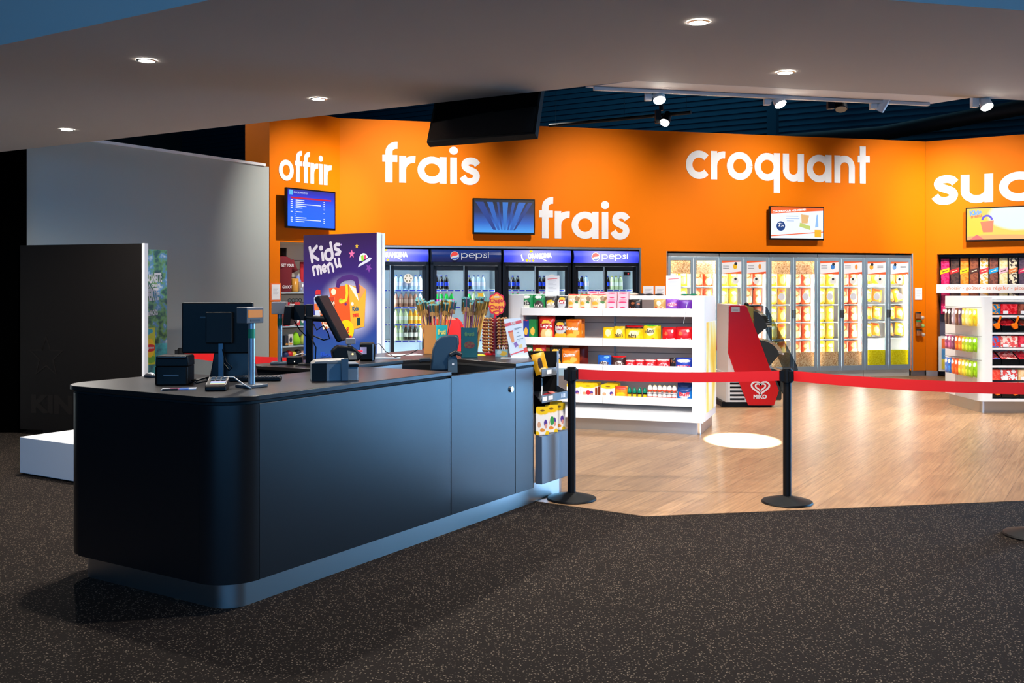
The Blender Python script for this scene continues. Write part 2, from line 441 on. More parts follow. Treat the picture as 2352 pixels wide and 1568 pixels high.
# steel stanchion column and duct in front of the cladding
p = P(1775,300,21.5); mb = MB(); mb.box(-.1,.1,-.1,.1,0,8.8); struct('trim_1', mb, clad, (p.x,p.y,0), AC)
mb = MB(); mb.cyl((3.6,-.35,4.52),(9.6,-.35,5.2),.14,n=20); mb.cyl((-6,-.35,4.52),(3.6,-.35,4.52),.14,n=20)
solo('ventilation_duct', mb, mat('duct_black',(8,10,12),.7), 'long black ventilation duct high against the navy cladding', 'duct', (R0.x-5,R0.y+.2*3.1,-.0), AC, smooth=40)

# soffit and track band, the band's colour lightened to carry shop light
ZC = 3.0
def S2(px,py): q = G(px,py,ZC); return (q.x,q.y)
a_ = Vector(S2(0,98))+V*4.5; b_ = Vector(S2(490,0)); e_ = Vector(S2(2352,18)); dl = Vector((3.9,1)).normalized()
b2 = Vector((-.53,4.33)); c_ = e_+dl*5; f0 = Vector(S2(1460,185)); f1 = Vector(S2(2230,224)); dr = (f1-f0).normalized(); d_ = f1+dr*5; g_ = Vector(S2(0,345))+V*2.5
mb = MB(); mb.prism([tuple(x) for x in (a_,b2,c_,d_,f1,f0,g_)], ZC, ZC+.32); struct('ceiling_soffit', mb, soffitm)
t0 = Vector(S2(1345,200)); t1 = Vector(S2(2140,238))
mb = MB(); mb.prism([tuple(x) for x in (f0,f1,t1,t0)], ZC-.001, ZC+.3); struct('ceiling_band', mb, mat('shop_lit_band_tone',(248,238,232),.7))  # brighter light on the band is put into its paler colour
# recessed downlights
dm = glow((255,250,240), 30)
dl_names = [('farthest downlight on the left of the soffit above the grey wall',154,297),('downlight in the soffit at the upper left near the blue opening',337,138),('recessed downlight left of the hanging black screen',731,226),('recessed downlight at the top right nearest the camera',1604,50),('recessed downlight above the white track band on the right',1804,165)]
for lab, px, py in dl_names:
    q = G(px,py,ZC); t = thing('downlight', 'round '+lab, 'ceiling light', (q.x,q.y,ZC-.004), 0, 'recessed downlights')
    mb = MB(); n = 28
    for k in range(n):
        a, b = 2*pi*k/n, 2*pi*(k+1)/n
        mb.add([(r*math.cos(w),r*math.sin(w),z) for w in (a,b) for r,z in ((.064,0),(.05,-.005))], [(0,1,3,2)])
    part('trim_ring', mb, chrome, t, True)
    mb = MB(); mb.cyl((0,0,-.002),(0,0,.003),.05,n=24); part('lamp', mb, dm, t)

# track spotlights
BEAMS = []
def spotlight(px, py, D, lab, m, lit, aim, group, size=1.0, target=None):
    q = P(px,py,D)
    l_ = q+Vector((.03,0,.02))*size+Vector(aim).normalized()*.08*size
    BEAMS.append((l_, ((target or l_+Vector(aim))-l_).normalized()))
    t = thing('track_spotlight', lab, 'spotlight', (q.x,q.y,q.z), 0, group)
    mb = MB(); mb.cbox(-.045*size,0,-.03*size,.05*size,.05*size,.12*size); part('driver_box', mb, m, t, bevel=.004)
    mb = MB(); mb.cyl((-.045*size,0,.02),(-.01,0,.0),.012*size); part('swivel', mb, m, t)
    mb = MB(); mb.cyl((-.02,0,.085*size),(-.02,0,.14*size),.02*size); part('track_adapter', mb, m, t)
    d = Vector(aim).normalized()
    mb = MB(); mb.cyl(Vector((.03,0,.02))*size-d*.05*size, Vector((.03,0,.02))*size+d*.06*size, .036*size, .045*size, n=20); part('head', mb, m, t, 40)
    mb = MB(); mb.cyl(Vector((.03,0,.02))*size+d*.058*size, Vector((.03,0,.02))*size+d*.064*size, .040*size, n=20); part('lens', mb, glow((255,252,240), 60 if lit else 0.01) if lit else mat('dull_lens',(120,120,115),.3), t)
    return t
wm = mat('white_enamel',(222,218,214),.4)
Dt = lambda px,py: (ZC-EYE)*F/(HY-py)
spotlight(1503,222,7.22,'lit white spotlight at the left end of the ceiling track',wm,True,(.05,-.5,-.85),'white track spotlights',1.0,P(1450,800,10.9))
spotlight(1776,232,7.40,'lit white spotlight in the middle of the ceiling track',wm,True,(.3,-.45,-.85),'white track spotlights',1.0,P(1705,1013,10.25))
spotlight(2019,242,7.58,'white spotlight turned away showing its back on the track',wm,False,(-.4,.5,-.75),'white track spotlights')
spotlight(2252,238,7.5,'lit white spotlight at the right end of the track band',wm,True,(.1,-.5,-.85),'white track spotlights',1.0,P(2300,800,12.5))
mb = MB(); mb.box(0,1,-.018,.018,0,.025)
a3 = Vector((t0.x,t0.y)); b3 = Vector((t1.x,t1.y)); ln = (b3-a3).length
mb = MB(); mb.box(.05,ln-.05,-.05,-.014,-.022,.0); solo('light_track', mb, wm, 'white lighting track along the edge of the pale ceiling band', 'light track', (a3.x,a3.y,ZC-.003), math.atan2(b3.y-a3.y,b3.x-a3.x))
# black hanging rail with spot
A1 = P(1262,288,12.2); B1 = P(1587,258,11.2); mid = (A1+B1)/2
r = thing('hanging_light_rail','thin black light rail hanging on wires before navy cladding','light rail',A1)
mb = MB(); mb.cyl((0,0,0),B1-A1,.022,n=8); part('rail', mb, blackm, r)
for k in (.05,.55,.97):
    s = (B1-A1)*k; mb = MB(); mb.cyl(s, s+Vector((0,0,2.6)), .003, n=5); part('wire', mb, mat('wire_steel',(60,80,95),.4,.8), r)
spotlight(1523,276,11.35,'small black spotlight clipped under the hanging black rail',blackm,True,(-.35,-.5,-.75),'black spotlights',1.3)
spotlight(1922,241,9.5,'small black spotlight with no glow near the band corner',blackm,False,(-.1,-.4,-.9),'black spotlights',1.3)

# black screen hanging under the soffit edge, tilted down
TL, TR, BL, BR = P(1000,225,7.9), P(1246,205,7.35), P(980,327,7.55), P(1229,307,7.0)
t = thing('hanging_screen','large switched-off black screen hanging tilted under the soffit','screen',(TL+BR)/2)
o = (TL+BR)/2; nrm = (TR-TL).cross(BL-TL).normalized(); nrm = -nrm if nrm.y > 0 else nrm
up = (TL-BL)
TL2, TR2 = TL+up*.35, TR+up*.35
def slab(q4, d0, d1): return MB().add([p+nrm*d0-o for p in q4]+[p+nrm*d1-o for p in q4], [(0,1,2,3),(4,7,6,5),(0,4,5,1),(1,5,6,2),(2,6,7,3),(3,7,4,0)])
part('casing', slab([TL2,TR2,BR,BL],-.05,0), blackm, t)
e = (TR-TL).normalized()*.02; w = (BL-TL).normalized()*.02
part('display', slab([TL2+e+w,TR2-e+w,BR-e-w,BL+e-w],0,.002), mat('dark_display',(3,3,4),.06), t)
for s in (.25,.75):
    p = TL2+(TR2-TL2)*s-o; mb = MB(); mb.cyl(p, p+Vector((0,0,.9)), .015, n=8); part('mount_pole', mb, blackm, t)
# ================================================================= WALL LETTERING
def wall_word(pl, word, px0, px1, yb, yx, label, s=.245, wid=None):
    pc = (px0+px1)/2
    x0 = pl.hit(px0)[0]; x1 = pl.hit(px1)[0]; zb = pl.hit(pc,yb)[1]; zx = pl.hit(pc,yx)[1]
    g, tot = geo_word(None, word, s)
    if wid: sx = (x1-x0)/wid
    else: sx = (x1-x0)/tot
    sz = zx-zb
    q = pl.xy(x0, 0, zb); t = thing('wall_lettering', label, 'lettering', q, pl.a, 'giant white words on the orange walls')
    for gx, st, dots in g:
        mb = MB()
        for j_,k in enumerate(st): mb.ribbon([((gx+x)*sx, z*sz) for x,z in k], s*(sx+sz)/2, .006+.0015*j_, -.002)
        for x, z, r in dots: mb.disc((gx+x)*sx, z*sz, r*sx, .006, -.002, 24, r*sz)
        part('letter', mb, whitew, t)
wall_word(back,'frais',878,1104,421,360,'white word frais, the upper one, left of the hanging screen on orange wall')
wall_word(back,'frais',1238,1447,548,486,'white word frais, the lower one, beside the blue screen on orange wall')
wall_word(back,'croquant',1575,1997,416,352,'long white word croquant above the popcorn freezers')
wall_word(off,'offrir',640,762,420,372,'narrow white word offrir above the blue programme screen')
wall_word(cand,'sucr\u00e9',2142,2204,468,404,'white word beginning suc cut off by the right edge of the picture',.245,.70)

# ================================================================= WALL SCREENS
def tv(pl, px0, px1, py0, py1, lab, screen, off=.14):
    pc = (px0+px1)/2
    x0, _ = pl.hit(px0,HY,off); x1, _ = pl.hit(px1,HY,off); z1 = pl.hit(pc,py0,off)[1]; z0 = pl.hit(pc,py1,off)[1]
    w, h = x1-x0, z1-z0
    t = thing('wall_screen', lab, 'screen', pl.xy((x0+x1)/2, off, z0), pl.a, 'lit screens on the orange walls')
    mb = MB(); mb.box(-w/2,w/2,0,.05,0,h); part('casing', mb, black, t, bevel=.006)
    mb = MB(); mb.box(-.12,.12,.05,off-.002,h*.3,h*.7); part('bracket', mb, blackm, t)
    e = .022; mb = MB(); mb.box(-w/2+e,w/2-e,-.002,.0,e*1.3,h-e); part('display', mb, screen, t)
    return t, w, h
scr1 = noise_mat('screen_blue',[(0,(0,95,255)),(.5,(0,90,240)),(.85,(6,30,190)),(1,(8,16,140))],coord='Generated',kind='grad',emit=1.3)
t, w, h = tv(off,658,771,435,526,'blue programme screen below the word offrir',scr1,.20)
mb = MB(); text(mb,'PROGRAMMATION',-w*.36,-w*.08,h*.865,h*.915,-.004,.0); part('heading', mb, glow((210,225,255),.8), t)
mb = MB(); mb.box(-w*.45,-w*.38,-.004,-.003,h*.83,h*.95); part('logo', mb, glow((70,170,255),1), t)
mb = MB(); mb.box(-w*.42,w*.40,-.004,-.003,h*.735,h*.775); part('red_bar', mb, glow((205,0,50),.8), t)
mb = MB(); random.seed(3)
for k in range(12):
    z = h*(.69-k*.048)
    if k in (5,7,8): 
        mb.box(-w*.34,-w*.33,-.004,-.003,z,z+h*.018); continue
    mb.box(-w*.42,-w*.385,-.004,-.003,z,z+h*.018); mb.box(-w*.34,-w*.33,-.004,-.003,z,z+h*.018)
    mb.box(-w*.31,-w*.31+w*random.choice((.12,.16,.5,.2)),-.004,-.003,z,z+h*.02); mb.box(w*.24,w*.265,-.004,-.003,z,z+h*.018)
part('listing', mb, glow((225,235,255),.9), t)
t, w, h = tv(back,1086,1229,456,538,'screen showing blue light rays between the two frais words',noise_mat('screen_rays',[(.05,(60,150,235)),(.3,(24,90,190)),(.62,(8,30,90)),(.9,(2,8,28))],coord='Generated',kind='grad',emit=1.1))
for k,(a0,a1,c) in enumerate(((-.50,-.36,(16,60,150)),(-.30,-.20,(30,100,200)),(-.13,-.09,(20,70,160)),(-.03,.07,(40,120,215)),(.14,.20,(20,76,170)),(.25,.38,(30,104,205)),(.42,.50,(14,54,140)))):
    mb = MB(); mb.prismy([(a0*w*.35,h*.12),(a1*w*.35,h*.12),(a1*w*.92,h*.90),(a0*w*.92,h*.90)],-.003-.0003*k,-.002); part('light_ray', mb, glow(c,.7), t)
t, w, h = tv(back,1768,1893,474,551,'white menu screen below the word croquant',glow((228,236,252),.95))
og = glow((238,96,30),.9)
mb = MB(); mb.prismy([(-w*.48,h*.97),(w*.48,h*.97),(w*.48,h*.885),(-w*.48,h*.77)],-.004,-.002); mb.prismy([(-w*.48,h*.13),(w*.48,h*.26),(w*.48,h*.235),(-w*.48,h*.10)],-.004,-.002); part('orange_band', mb, og, t)
mb = MB(); text(mb,'CRAQUEZ POUR NOS MENUS !',-w*.45,w*.16,h*.83,h*.90,-.006,.04,rot=.07); part('heading', mb, glow((255,250,250),1), t)
mb = MB(); mb.disc(-w*.30,h*.41,w*.08,.002,-.002); part('price_disc', mb, glow((10,60,130),.8), t)
mb = MB(); text(mb,'7',-w*.345,-w*.30,h*.39,h*.50,-.006,.04); text(mb,'\u20ac',-w*.295,-w*.27,h*.46,h*.50,-.006,.02); text(mb,',30',-w*.30,-w*.245,h*.39,h*.44,-.006,.03); part('price', mb, glow((250,250,255),1), t)
mb = MB(); mb.prismy([(w*.07,h*.77),(w*.22,h*.74),(w*.19,h*.50),(w*.08,h*.50)],-.004,-.002); part('popcorn_cup', mb, glow((226,180,120),.9), t)
mb = MB(); mb.prismy([(w*.05,h*.52),(w*.24,h*.42),(w*.24,h*.30),(w*.04,h*.40)],-.004,-.002); part('snack_box', mb, glow((190,205,110),.9), t)
mb = MB(); mb.prismy([(w*.36,h*.76),(w*.38,h*.76),(w*.39,h*.40),(w*.33,h*.38)],-.004,-.002); part('water_bottle', mb, glow((140,185,235),.9), t)
mb = MB(); mb.box(w*.32,w*.44,-.006,-.002,h*.09,h*.31); part('logo', mb, glow((240,180,30),.9), t)
mb = MB()
for k,(a,b) in enumerate(((-.2,.02),(-.2,.04),(-.19,-.06))): mb.box(w*a,w*b,-.004,-.002,h*(.70-.07*k),h*(.715-.07*k))
part('small_print', mb, glow((140,170,215),.9), t)
scr4 = art_mat('screen_yellow',(238,214,96),[(.8,.75,.5,.5,(225,250,235)),(.12,.45,.22,.35,(240,222,70)),(.5,.0,.7,.16,(246,178,110))],emit=1.15,wob=.02)
t, w, h = tv(cand,2218,2375,474,553,'yellow kids menu screen at the right edge beneath suc',scr4)
mb = MB(); text(mb,'Kids',-w*.44,-w*.26,h*.77,h*.92,-.004,.06,rot=.12); part('heading', mb, glow((120,170,250),.9), t)
mb = MB(); text(mb,'menu',-w*.42,-w*.26,h*.69,h*.77,-.004,.04,rot=.12); part('subheading', mb, glow((240,120,70),.9), t)
mb = MB(); mb.prismy([(-w*.28,h*.57),(-w*.08,h*.60),(-w*.10,h*.26),(-w*.24,h*.26)],-.004,-.002); part('meal_box', mb, glow((240,130,90),.9), t)
mb = MB(); mb.ribbon(arc(-w*.18,h*.62,w*.07,0,180,10),w*.03,.004,-.002); part('meal_box_handle', mb, glow((90,60,220),.9), t)
mb = MB(); mb.prismy([(-w*.44,h*.05),(-w*.22,h*.05),(-w*.33,h*.2)],-.004,-.002); part('red_triangle', mb, glow((250,110,110),.9), t)

# ================================================================= BOTTLES
def bottle_proto(kind):
    body, cap, lab, lb = BK[kind]
    r, h = (.031,.215)
    mb = MB(); mb.lathe([(r*.9,0),(r,.008),(r,h*.55),(r*.97,h*.6),(r*.8,h*.72),(r*.42,h*.88),(r*.38,h*.9)],14)
    o = link('drink_bottle', mb.mesh('drink_bottle', body, True)); tag(o,'','bottle')
    mb = MB(); mb.cyl((0,0,h*.9),(0,0,h*.98),r*.42,n=12); part('cap', mb, cap, o, True)
    mb = MB(); mb.cyl((0,0,h*.24),(0,0,h*.52),r*1.02,n=14); part('label_sleeve', mb, lab, o, 40)
    return o
dk = mat('cola_liquid',(18,10,10),.12)
BK = {
 'green': (mat('green_bottle',(10,175,60),.12), flat((214,40,140)), flat((214,60,150)), 'green soda'),
 'water': (mat('clear_bottle',(190,215,235),.08), flat((40,80,190)), flat((230,225,240)), 'clear water'),
 'cola': (dk, flat((20,40,150)), mat('cola_label',(20,50,180),.3), 'dark cola'),
 'orange': (mat('orange_juice',(250,165,20),.2), flat((240,240,240)), flat((250,215,120)), 'orange juice'),
 'brown': (mat('iced_tea',(150,100,80),.15), flat((60,90,150)), flat((190,150,130)), 'brown iced tea'),
 'lemon': (mat('pale_lemonade',(205,220,170),.12), flat((200,205,60)), flat((235,240,225)), 'pale lemonade'),
 'multi': (mat('dark_tea',(60,55,40),.15), flat((180,40,40)), flat((225,220,205)), 'dark fruit tea'),
}
PRO = {}
def put_bottle(kind, loc, rz, label, group, s=1.0):
    if kind not in PRO:
        o = PRO[kind] = bottle_proto(kind); o.location = loc; o.rotation_euler = (0,0,rz); o['label'] = label; o['group'] = group
    else: o = dup(PRO[kind], loc, rz, label, group)
    o.scale = (s,s,s*.88)

# ================================================================= DRINK COOLERS
xr = back.hit(1469,HY,-.04)[0]; xl = back.hit(987,HY,-.04)[0]; cw = (xr-xl)/3
navyplast = mat('navy_black_frame',(10,16,24),.3)
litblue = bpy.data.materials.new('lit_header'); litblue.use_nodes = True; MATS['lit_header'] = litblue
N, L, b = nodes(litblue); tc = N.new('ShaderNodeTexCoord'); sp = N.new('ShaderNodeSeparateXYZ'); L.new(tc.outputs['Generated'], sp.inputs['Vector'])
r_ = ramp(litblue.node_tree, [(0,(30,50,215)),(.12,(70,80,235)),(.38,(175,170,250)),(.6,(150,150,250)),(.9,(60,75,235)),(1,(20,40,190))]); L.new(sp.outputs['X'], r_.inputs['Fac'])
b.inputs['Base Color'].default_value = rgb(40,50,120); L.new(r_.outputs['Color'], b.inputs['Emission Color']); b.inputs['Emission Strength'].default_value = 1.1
unlit = mat('unlit_header',(10,40,110),.25)
cool_names = ['leftmost drink cooler','second drink cooler','third drink cooler','rightmost drink cooler']
rail_blue = flat((40,60,190))
CD = .66
SH = [.36,.745,1.005,1.272,1.545]
for i in range(4):
    w = cw-.025; xc = xl+cw*(i-.5)
    q = back.xy(xc, -.04)
    lit = i != 1
    t = thing('drink_cooler', ['glass-door drink cooler with purple lit fruit-drink header, leftmost in the row','glass-door drink cooler with unlit dark blue cola header','glass-door drink cooler with purple lit header, third in the row','glass-door drink cooler with washed-out bright cola header, rightmost in row'][i], 'cooler', q, TH, 'drink coolers in the orange wall')
    mb = MB(); mb.box(-w/2,-w/2+.05,.0,CD,.1,2.0); mb.box(w/2-.05,w/2,.0,CD,.1,2.0); mb.box(-w/2,w/2,CD-.03,CD,.1,2.18); mb.box(-w/2,w/2,0,CD,1.93,1.985); mb.box(-w/2,w/2,.0,CD,.1,.30)
    part('cabinet', mb, navyplast, t, bevel=.006)
    mb = MB(); mb.box(-w/2+.05,w/2-.05,CD-.05,CD-.03,.3,1.93); mb.box(-w/2+.05,-w/2+.06,.06,CD-.03,.3,1.93); mb.box(w/2-.06,w/2-.05,.06,CD-.03,.3,1.93); mb.box(-w/2+.05,w/2-.05,.06,CD-.03,.3,.31); part('liner', mb, mat('cooler_liner',(215,230,240),.4), t)
    mb = MB(); mb.box(-w/2+.03,w/2-.03,.04,.3,.0,.1); part('kick_plate', mb, blackm, t)
    mb = MB(); n = 10
    prof = [(-.005-.035*math.sin(pi*k/n), 1.985+.195*k/n) for k in range(n+1)]
    for k in range(n): mb.add([(x,prof[kk][0],prof[kk][1]) for x in (-w/2+.012,w/2-.012) for kk in (k,k+1)],[(0,2,3,1)])
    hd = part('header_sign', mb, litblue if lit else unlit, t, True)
    mb = MB(); mb.box(-w/2,w/2,.0,CD-.1,1.985,2.18); part('header_box', mb, navyplast, t)
    yh = -.046
    lw = glow((255,250,255),1.6) if lit else glow((235,238,245),.55)  # faint glow painted into letters and globe of the unlit header too
    if i in (1,3):
        gx, gz, gr = -w*.17, 2.083, .07
        mb = MB(); mb.disc(gx,gz,gr,.002,yh); part('logo_globe', mb, lw, hd)
        mb = MB(); mb.prismy(arc(gx,gz,gr*.9,20,200,14)+[(gx-gr*.3,gz-gr*.05),(gx+gr*.35,gz+gr*.02)],yh-.004,yh-.002); part('logo_red', mb, glow((235,60,50) if not lit else (250,140,130),.8), hd)
        mb = MB(); mb.prismy(arc(gx,gz,gr*.9,215,345,12)+[(gx+gr*.2,gz-gr*.42),(gx-gr*.4,gz-gr*.5)],yh-.004,yh-.002); part('logo_blue', mb, glow((30,90,190) if not lit else (150,180,250),.7), hd)
        mb = MB(); s_ = .13; gl, tot = geo_word(None,'pepsi',s_,.07); sc = w*.40/tot
        for x_, st, dots in gl:
            for k in st: mb.ribbon([(gx+gr*1.5+(x_+x)*sc, 2.05+z*.075) for x,z in k], .011,.002,yh)
            for x,z,rr_ in dots: mb.disc(gx+gr*1.5+(x_+x)*sc, 2.05+z*.075, .007,.002,yh)
        part('lettering', mb, lw, hd)
    else:
        mb = MB()
        text(mb,'ORANGINA',-w*.15,w*.20,2.05,2.135,yh-.003,.05,rot=.03)
        part('lettering', mb, glow((255,255,255),2.2), hd)
        mb = MB()
        for x_,z_,r2_ in ((-.11,2.16,.018),(-.09,2.165,.014),(-.16,2.015,.022),(-.12,2.01,.016),(-.07,2.012,.018)): mb.disc(x_*w,z_,r2_,.002,yh+.004)
        part('yellow_marks', mb, glow((250,225,0),1.0), hd)
        mb = MB(); mb.ribbon([(w*.02,2.04),(w*.04,2.06),(w*.09,2.03),(w*.12,2.01)],.012,.002,yh,True); mb.ribbon([(-w*.24,2.10),(-w*.235,2.06),(-w*.22,2.02)],.02,.002,yh,True); part('swirl', mb, lw, hd)
    # doors
    for d in (0,1):
        x0 = -w/2+.05 if d == 0 else -.03; x1 = .03 if d == 0 else w/2-.05; y = .035 if d == 0 else .0
        if i == 3 and d == 0: x1 -= .0
        mb = MB(); e = .055; z0, z1 = .3, 1.925
        mb.box(x0,x0+e,y,y+.03,z0,z1); mb.box(x1-e,x1,y,y+.03,z0,z1); mb.box(x0,x1,y,y+.03,z1-e*1.3,z1); mb.box(x0,x1,y,y+.03,z0,z0+e)
        fr = part('door_frame', mb, navyplast, t, bevel=.004)
        mb = MB(); mb.box(x0+e,x1-e,y+.012,y+.018,z0+e,z1-e*1.3); part('door_glass', mb, glass, fr)
        if d == 1: 
            mb = MB(); mb.box(x0-.012,x0+.0,y-.004,y+.03,z0,z1); part('door_trim', mb, alu, fr)
        if (i, d) in ((0,1),(2,1)):
            mb = MB(); mb.disc((x0+x1)/2, 1.72,.075,.002,y+.01); sk = part('round_sticker', mb, flat((235,232,225)), fr)
            mb = MB()
            for a in range(0,360,60): mb.disc((x0+x1)/2+.045*math.cos(math.radians(a)),1.72+.045*math.sin(math.radians(a)),.013,.002,y+.007)
            part('sticker_icons', mb, flat((120,120,90)), sk)
        if (i, d) == (1,1):
            mb = MB(); mb.box((x0+x1)/2-.05,(x0+x1)/2+.03,y+.008,y+.01,1.40,1.49); part('price_sticker', mb, flat((220,170,40)), fr)
    for k, z in enumerate(SH[1:]):
        mb = MB(); mb.box(-w/2+.06,w/2-.06,.10,CD-.05,z-.012,z); sf = part('shelf', mb, white, t)
        mb = MB(); mb.box(-w/2+.06,w/2-.06,.085,.10,z-.028,z+.004); part('price_rail', mb, white, sf)
        mb = MB(); n_ = 9
        for j in range(n_):
            x_ = -w/2+.07+(w-.14)*j/n_; mb.box(x_,x_+(w-.14)/n_*.8,.083,.085,z-.022,z-.004)
        part('price_strip', mb, rail_blue, sf)
    mb = MB()
    for sx in (-1,1): mb.cyl((sx*(w/2-.075),.075,.35),(sx*(w/2-.075),.075,1.88),.009,n=8)
    mb.cyl((0,.085,.35),(0,.085,1.88),.008,n=8)
    part('light_tube', mb, led, t)
    if i == 3:
        mb = MB(); mb.box(w*.30,w*.40,.09,.10,1.78,1.84); th_ = part('thermostat', mb, black, t)
        mb = MB(); mb.disc(w*.365,1.81,.01,.002,.09); part('red_indicator', mb, glow((255,20,30),2), th_)
    # bottles: front row of every visible shelf
    rows = {0:[(4,['green']*3+['water']*6),(3,['green','lemon','lemon']+['brown']*5+['water']),(2,['green']*3+['lemon']*3+['orange']*3),(1,['green']*3+['lemon']*2+['multi']*3+['lemon'])],
            1:[(4,['cola']*4+['water']*3),(3,['green']*5+['lemon']*3),(2,['green']*4+['brown']*3)],
            2:[(4,['cola']*5+['water','lemon']),(3,['green']*5+['lemon']*2)],
            3:[(4,['cola']*2+['water']+['cola']+['lemon']*3),(3,['green']*4+['water']*3)]}[i]
    for lv, ks in rows:
        n_ = len(ks)
        for j, kd in enumerate(ks):
            if j < n_//2+ (n_==9)*0 - (n_ == 9): x_ = -w/2+.115+j*.072*(1.15)
            else:
                jj = j-(n_//2-(n_==9)); x_ = .075+jj*.076
            if x_ > w/2-.10: continue
            qq = t.location+Vector((math.cos(TH)*x_-math.sin(TH)*.145, math.sin(TH)*x_+math.cos(TH)*.145, SH[lv]+.002))
            put_bottle(kd, qq, TH, '%s bottle, %s from left, %s shelf of the %s' % (BK[kd][3], ORD[j], {4:'top',3:'second',2:'third',1:'fourth'}[lv], cool_names[i]), 'bottles in the drink coolers', 1.22)

# recess lining and steel lintel above the coolers
mb = MB(); mb.box(c_l,c_r,.75,.78,0,c_t+.1); mb.box(c_l,c_r,.02,.75,c_t-.0,c_t+.02); struct('trim_2', mb, mat('recess_grey',(110,112,118),.7), back.xy(0), TH)
mb = MB(); mb.box(c_l,c_r,.002,.03,c_t-.035,c_t-.004); mb.box(c_r-.03,c_r,.0,.03,.1,c_t); struct('trim_3', mb, steel, back.xy(0), TH)
mb = MB(); mb.box(c_l,c_r,-.005,.75,.0,.004); struct('trim_4', mb, mat('recess_floor',(90,80,72),.6), back.xy(0), TH)

# ================================================================= POPCORN FREEZERS
pop = noise_mat('popcorn_print',[(0,(176,140,104)),(.28,(215,184,146)),(.6,(234,212,178)),(1,(250,238,216))],scale=80,kind='cells',rough=.4)
popy = noise_mat('yellow_popcorn_print',[(0,(222,204,10)),(.5,(244,230,40)),(1,(250,240,90))],scale=80,kind='cells',rough=.4)
wx0 = back.hit(1534,HY,-.02)[0]; wx1 = back.hit(2093,HY,-.02)[0]; fw = (wx1-wx0)/5
FZ0, FZ1, FD = .125, 2.10, .62
stick = noise_mat('sticker_film',[(0,(236,236,226)),(1,(228,230,224))],scale=2)
for m_ in (pop, popy, stick):
    N, L, b = nodes(m_); o_ = N['Material Output']; tr_ = N.new('ShaderNodeBsdfTranslucent'); mx_ = N.new('ShaderNodeMixShader'); mx_.inputs['Fac'].default_value = .55
    L.new(b.inputs['Base Color'].links[0].from_socket, tr_.inputs['Color']); L.new(b.outputs['BSDF'], mx_.inputs[1]); L.new(tr_.outputs['BSDF'], mx_.inputs[2]); L.new(mx_.outputs['Shader'], o_.inputs['Surface'])
led2 = mat('cabinet_led',(255,244,228),.4,0,70)
ink = flat((90,92,100)); orp = flat((244,98,50))
bag_y = art_mat('popcorn_bag_yellow',(250,190,30),[(.5,.35,.32,.25,(255,225,130)),(.5,.72,.3,.12,(255,240,200))])
bag_r = art_mat('popcorn_bag_red',(242,92,40),[(.55,.3,.38,.25,(255,220,150)),(.4,.7,.25,.14,(255,190,120))])
bag_o = art_mat('popcorn_bag_orange',(250,140,20),[(.5,.4,.35,.28,(255,205,110)),(.5,.85,.4,.1,(200,70,20))])
def pillow(w, h, d, nx=8, nz=9, crimp=.06, lean=0.0, jag=0.0, seed=1):
    rd = random.Random(seed); mb = MB(); vs = []
    def prof(u, v):
        a = max(0, 1-abs(2*u-1)**2.6); b = max(0, 1-abs(2*v-1)**4.0)
        return (a**.6)*(b**.55)
    for side in (-1,1):
        for j in range(nz+1):
            v = j/nz
            for i in range(nx+1):
                u = i/nx; wsc = 1-.07*(1-abs(2*v-1)**2)*0
                k = prof(u,v)
                y = side*d/2*k*(1+rd.uniform(-.12,.12)*(1 if 0<i<nx and 0<j<nz else 0))
                z = v*h + (rd.uniform(-jag,jag)*h if j == nz else 0)
                vs.append(((u-.5)*w*(1-.06*k), y+lean*v*h, z))
    fs = []; m = (nx+1)*(nz+1)
    for j in range(nz):
        for i in range(nx):
            a = j*(nx+1)+i; fs.append((a,a+1,a+nx+2,a+nx+1)); fs.append((m+a,m+a+nx+1,m+a+nx+2,m+a+1))
    mb.add(vs, fs)
    front = lambda x,z: -d/2*prof(min(1,max(0,x/w+.5)), min(1,max(0,z/h)))-.004+lean*z
    return mb, front
bagmesh = {}
for k, m in (('yellow',bag_y),('red',bag_r),('orange',bag_o)):
    bagmesh[k] = pillow(.172,.275,.085,6,7,seed=len(k))[0].mesh('popcorn_bag', m, True)
fz_names = ['first','second','third','fourth','fifth']
FSH = [.16,.36,.675,.975,1.285,1.598]
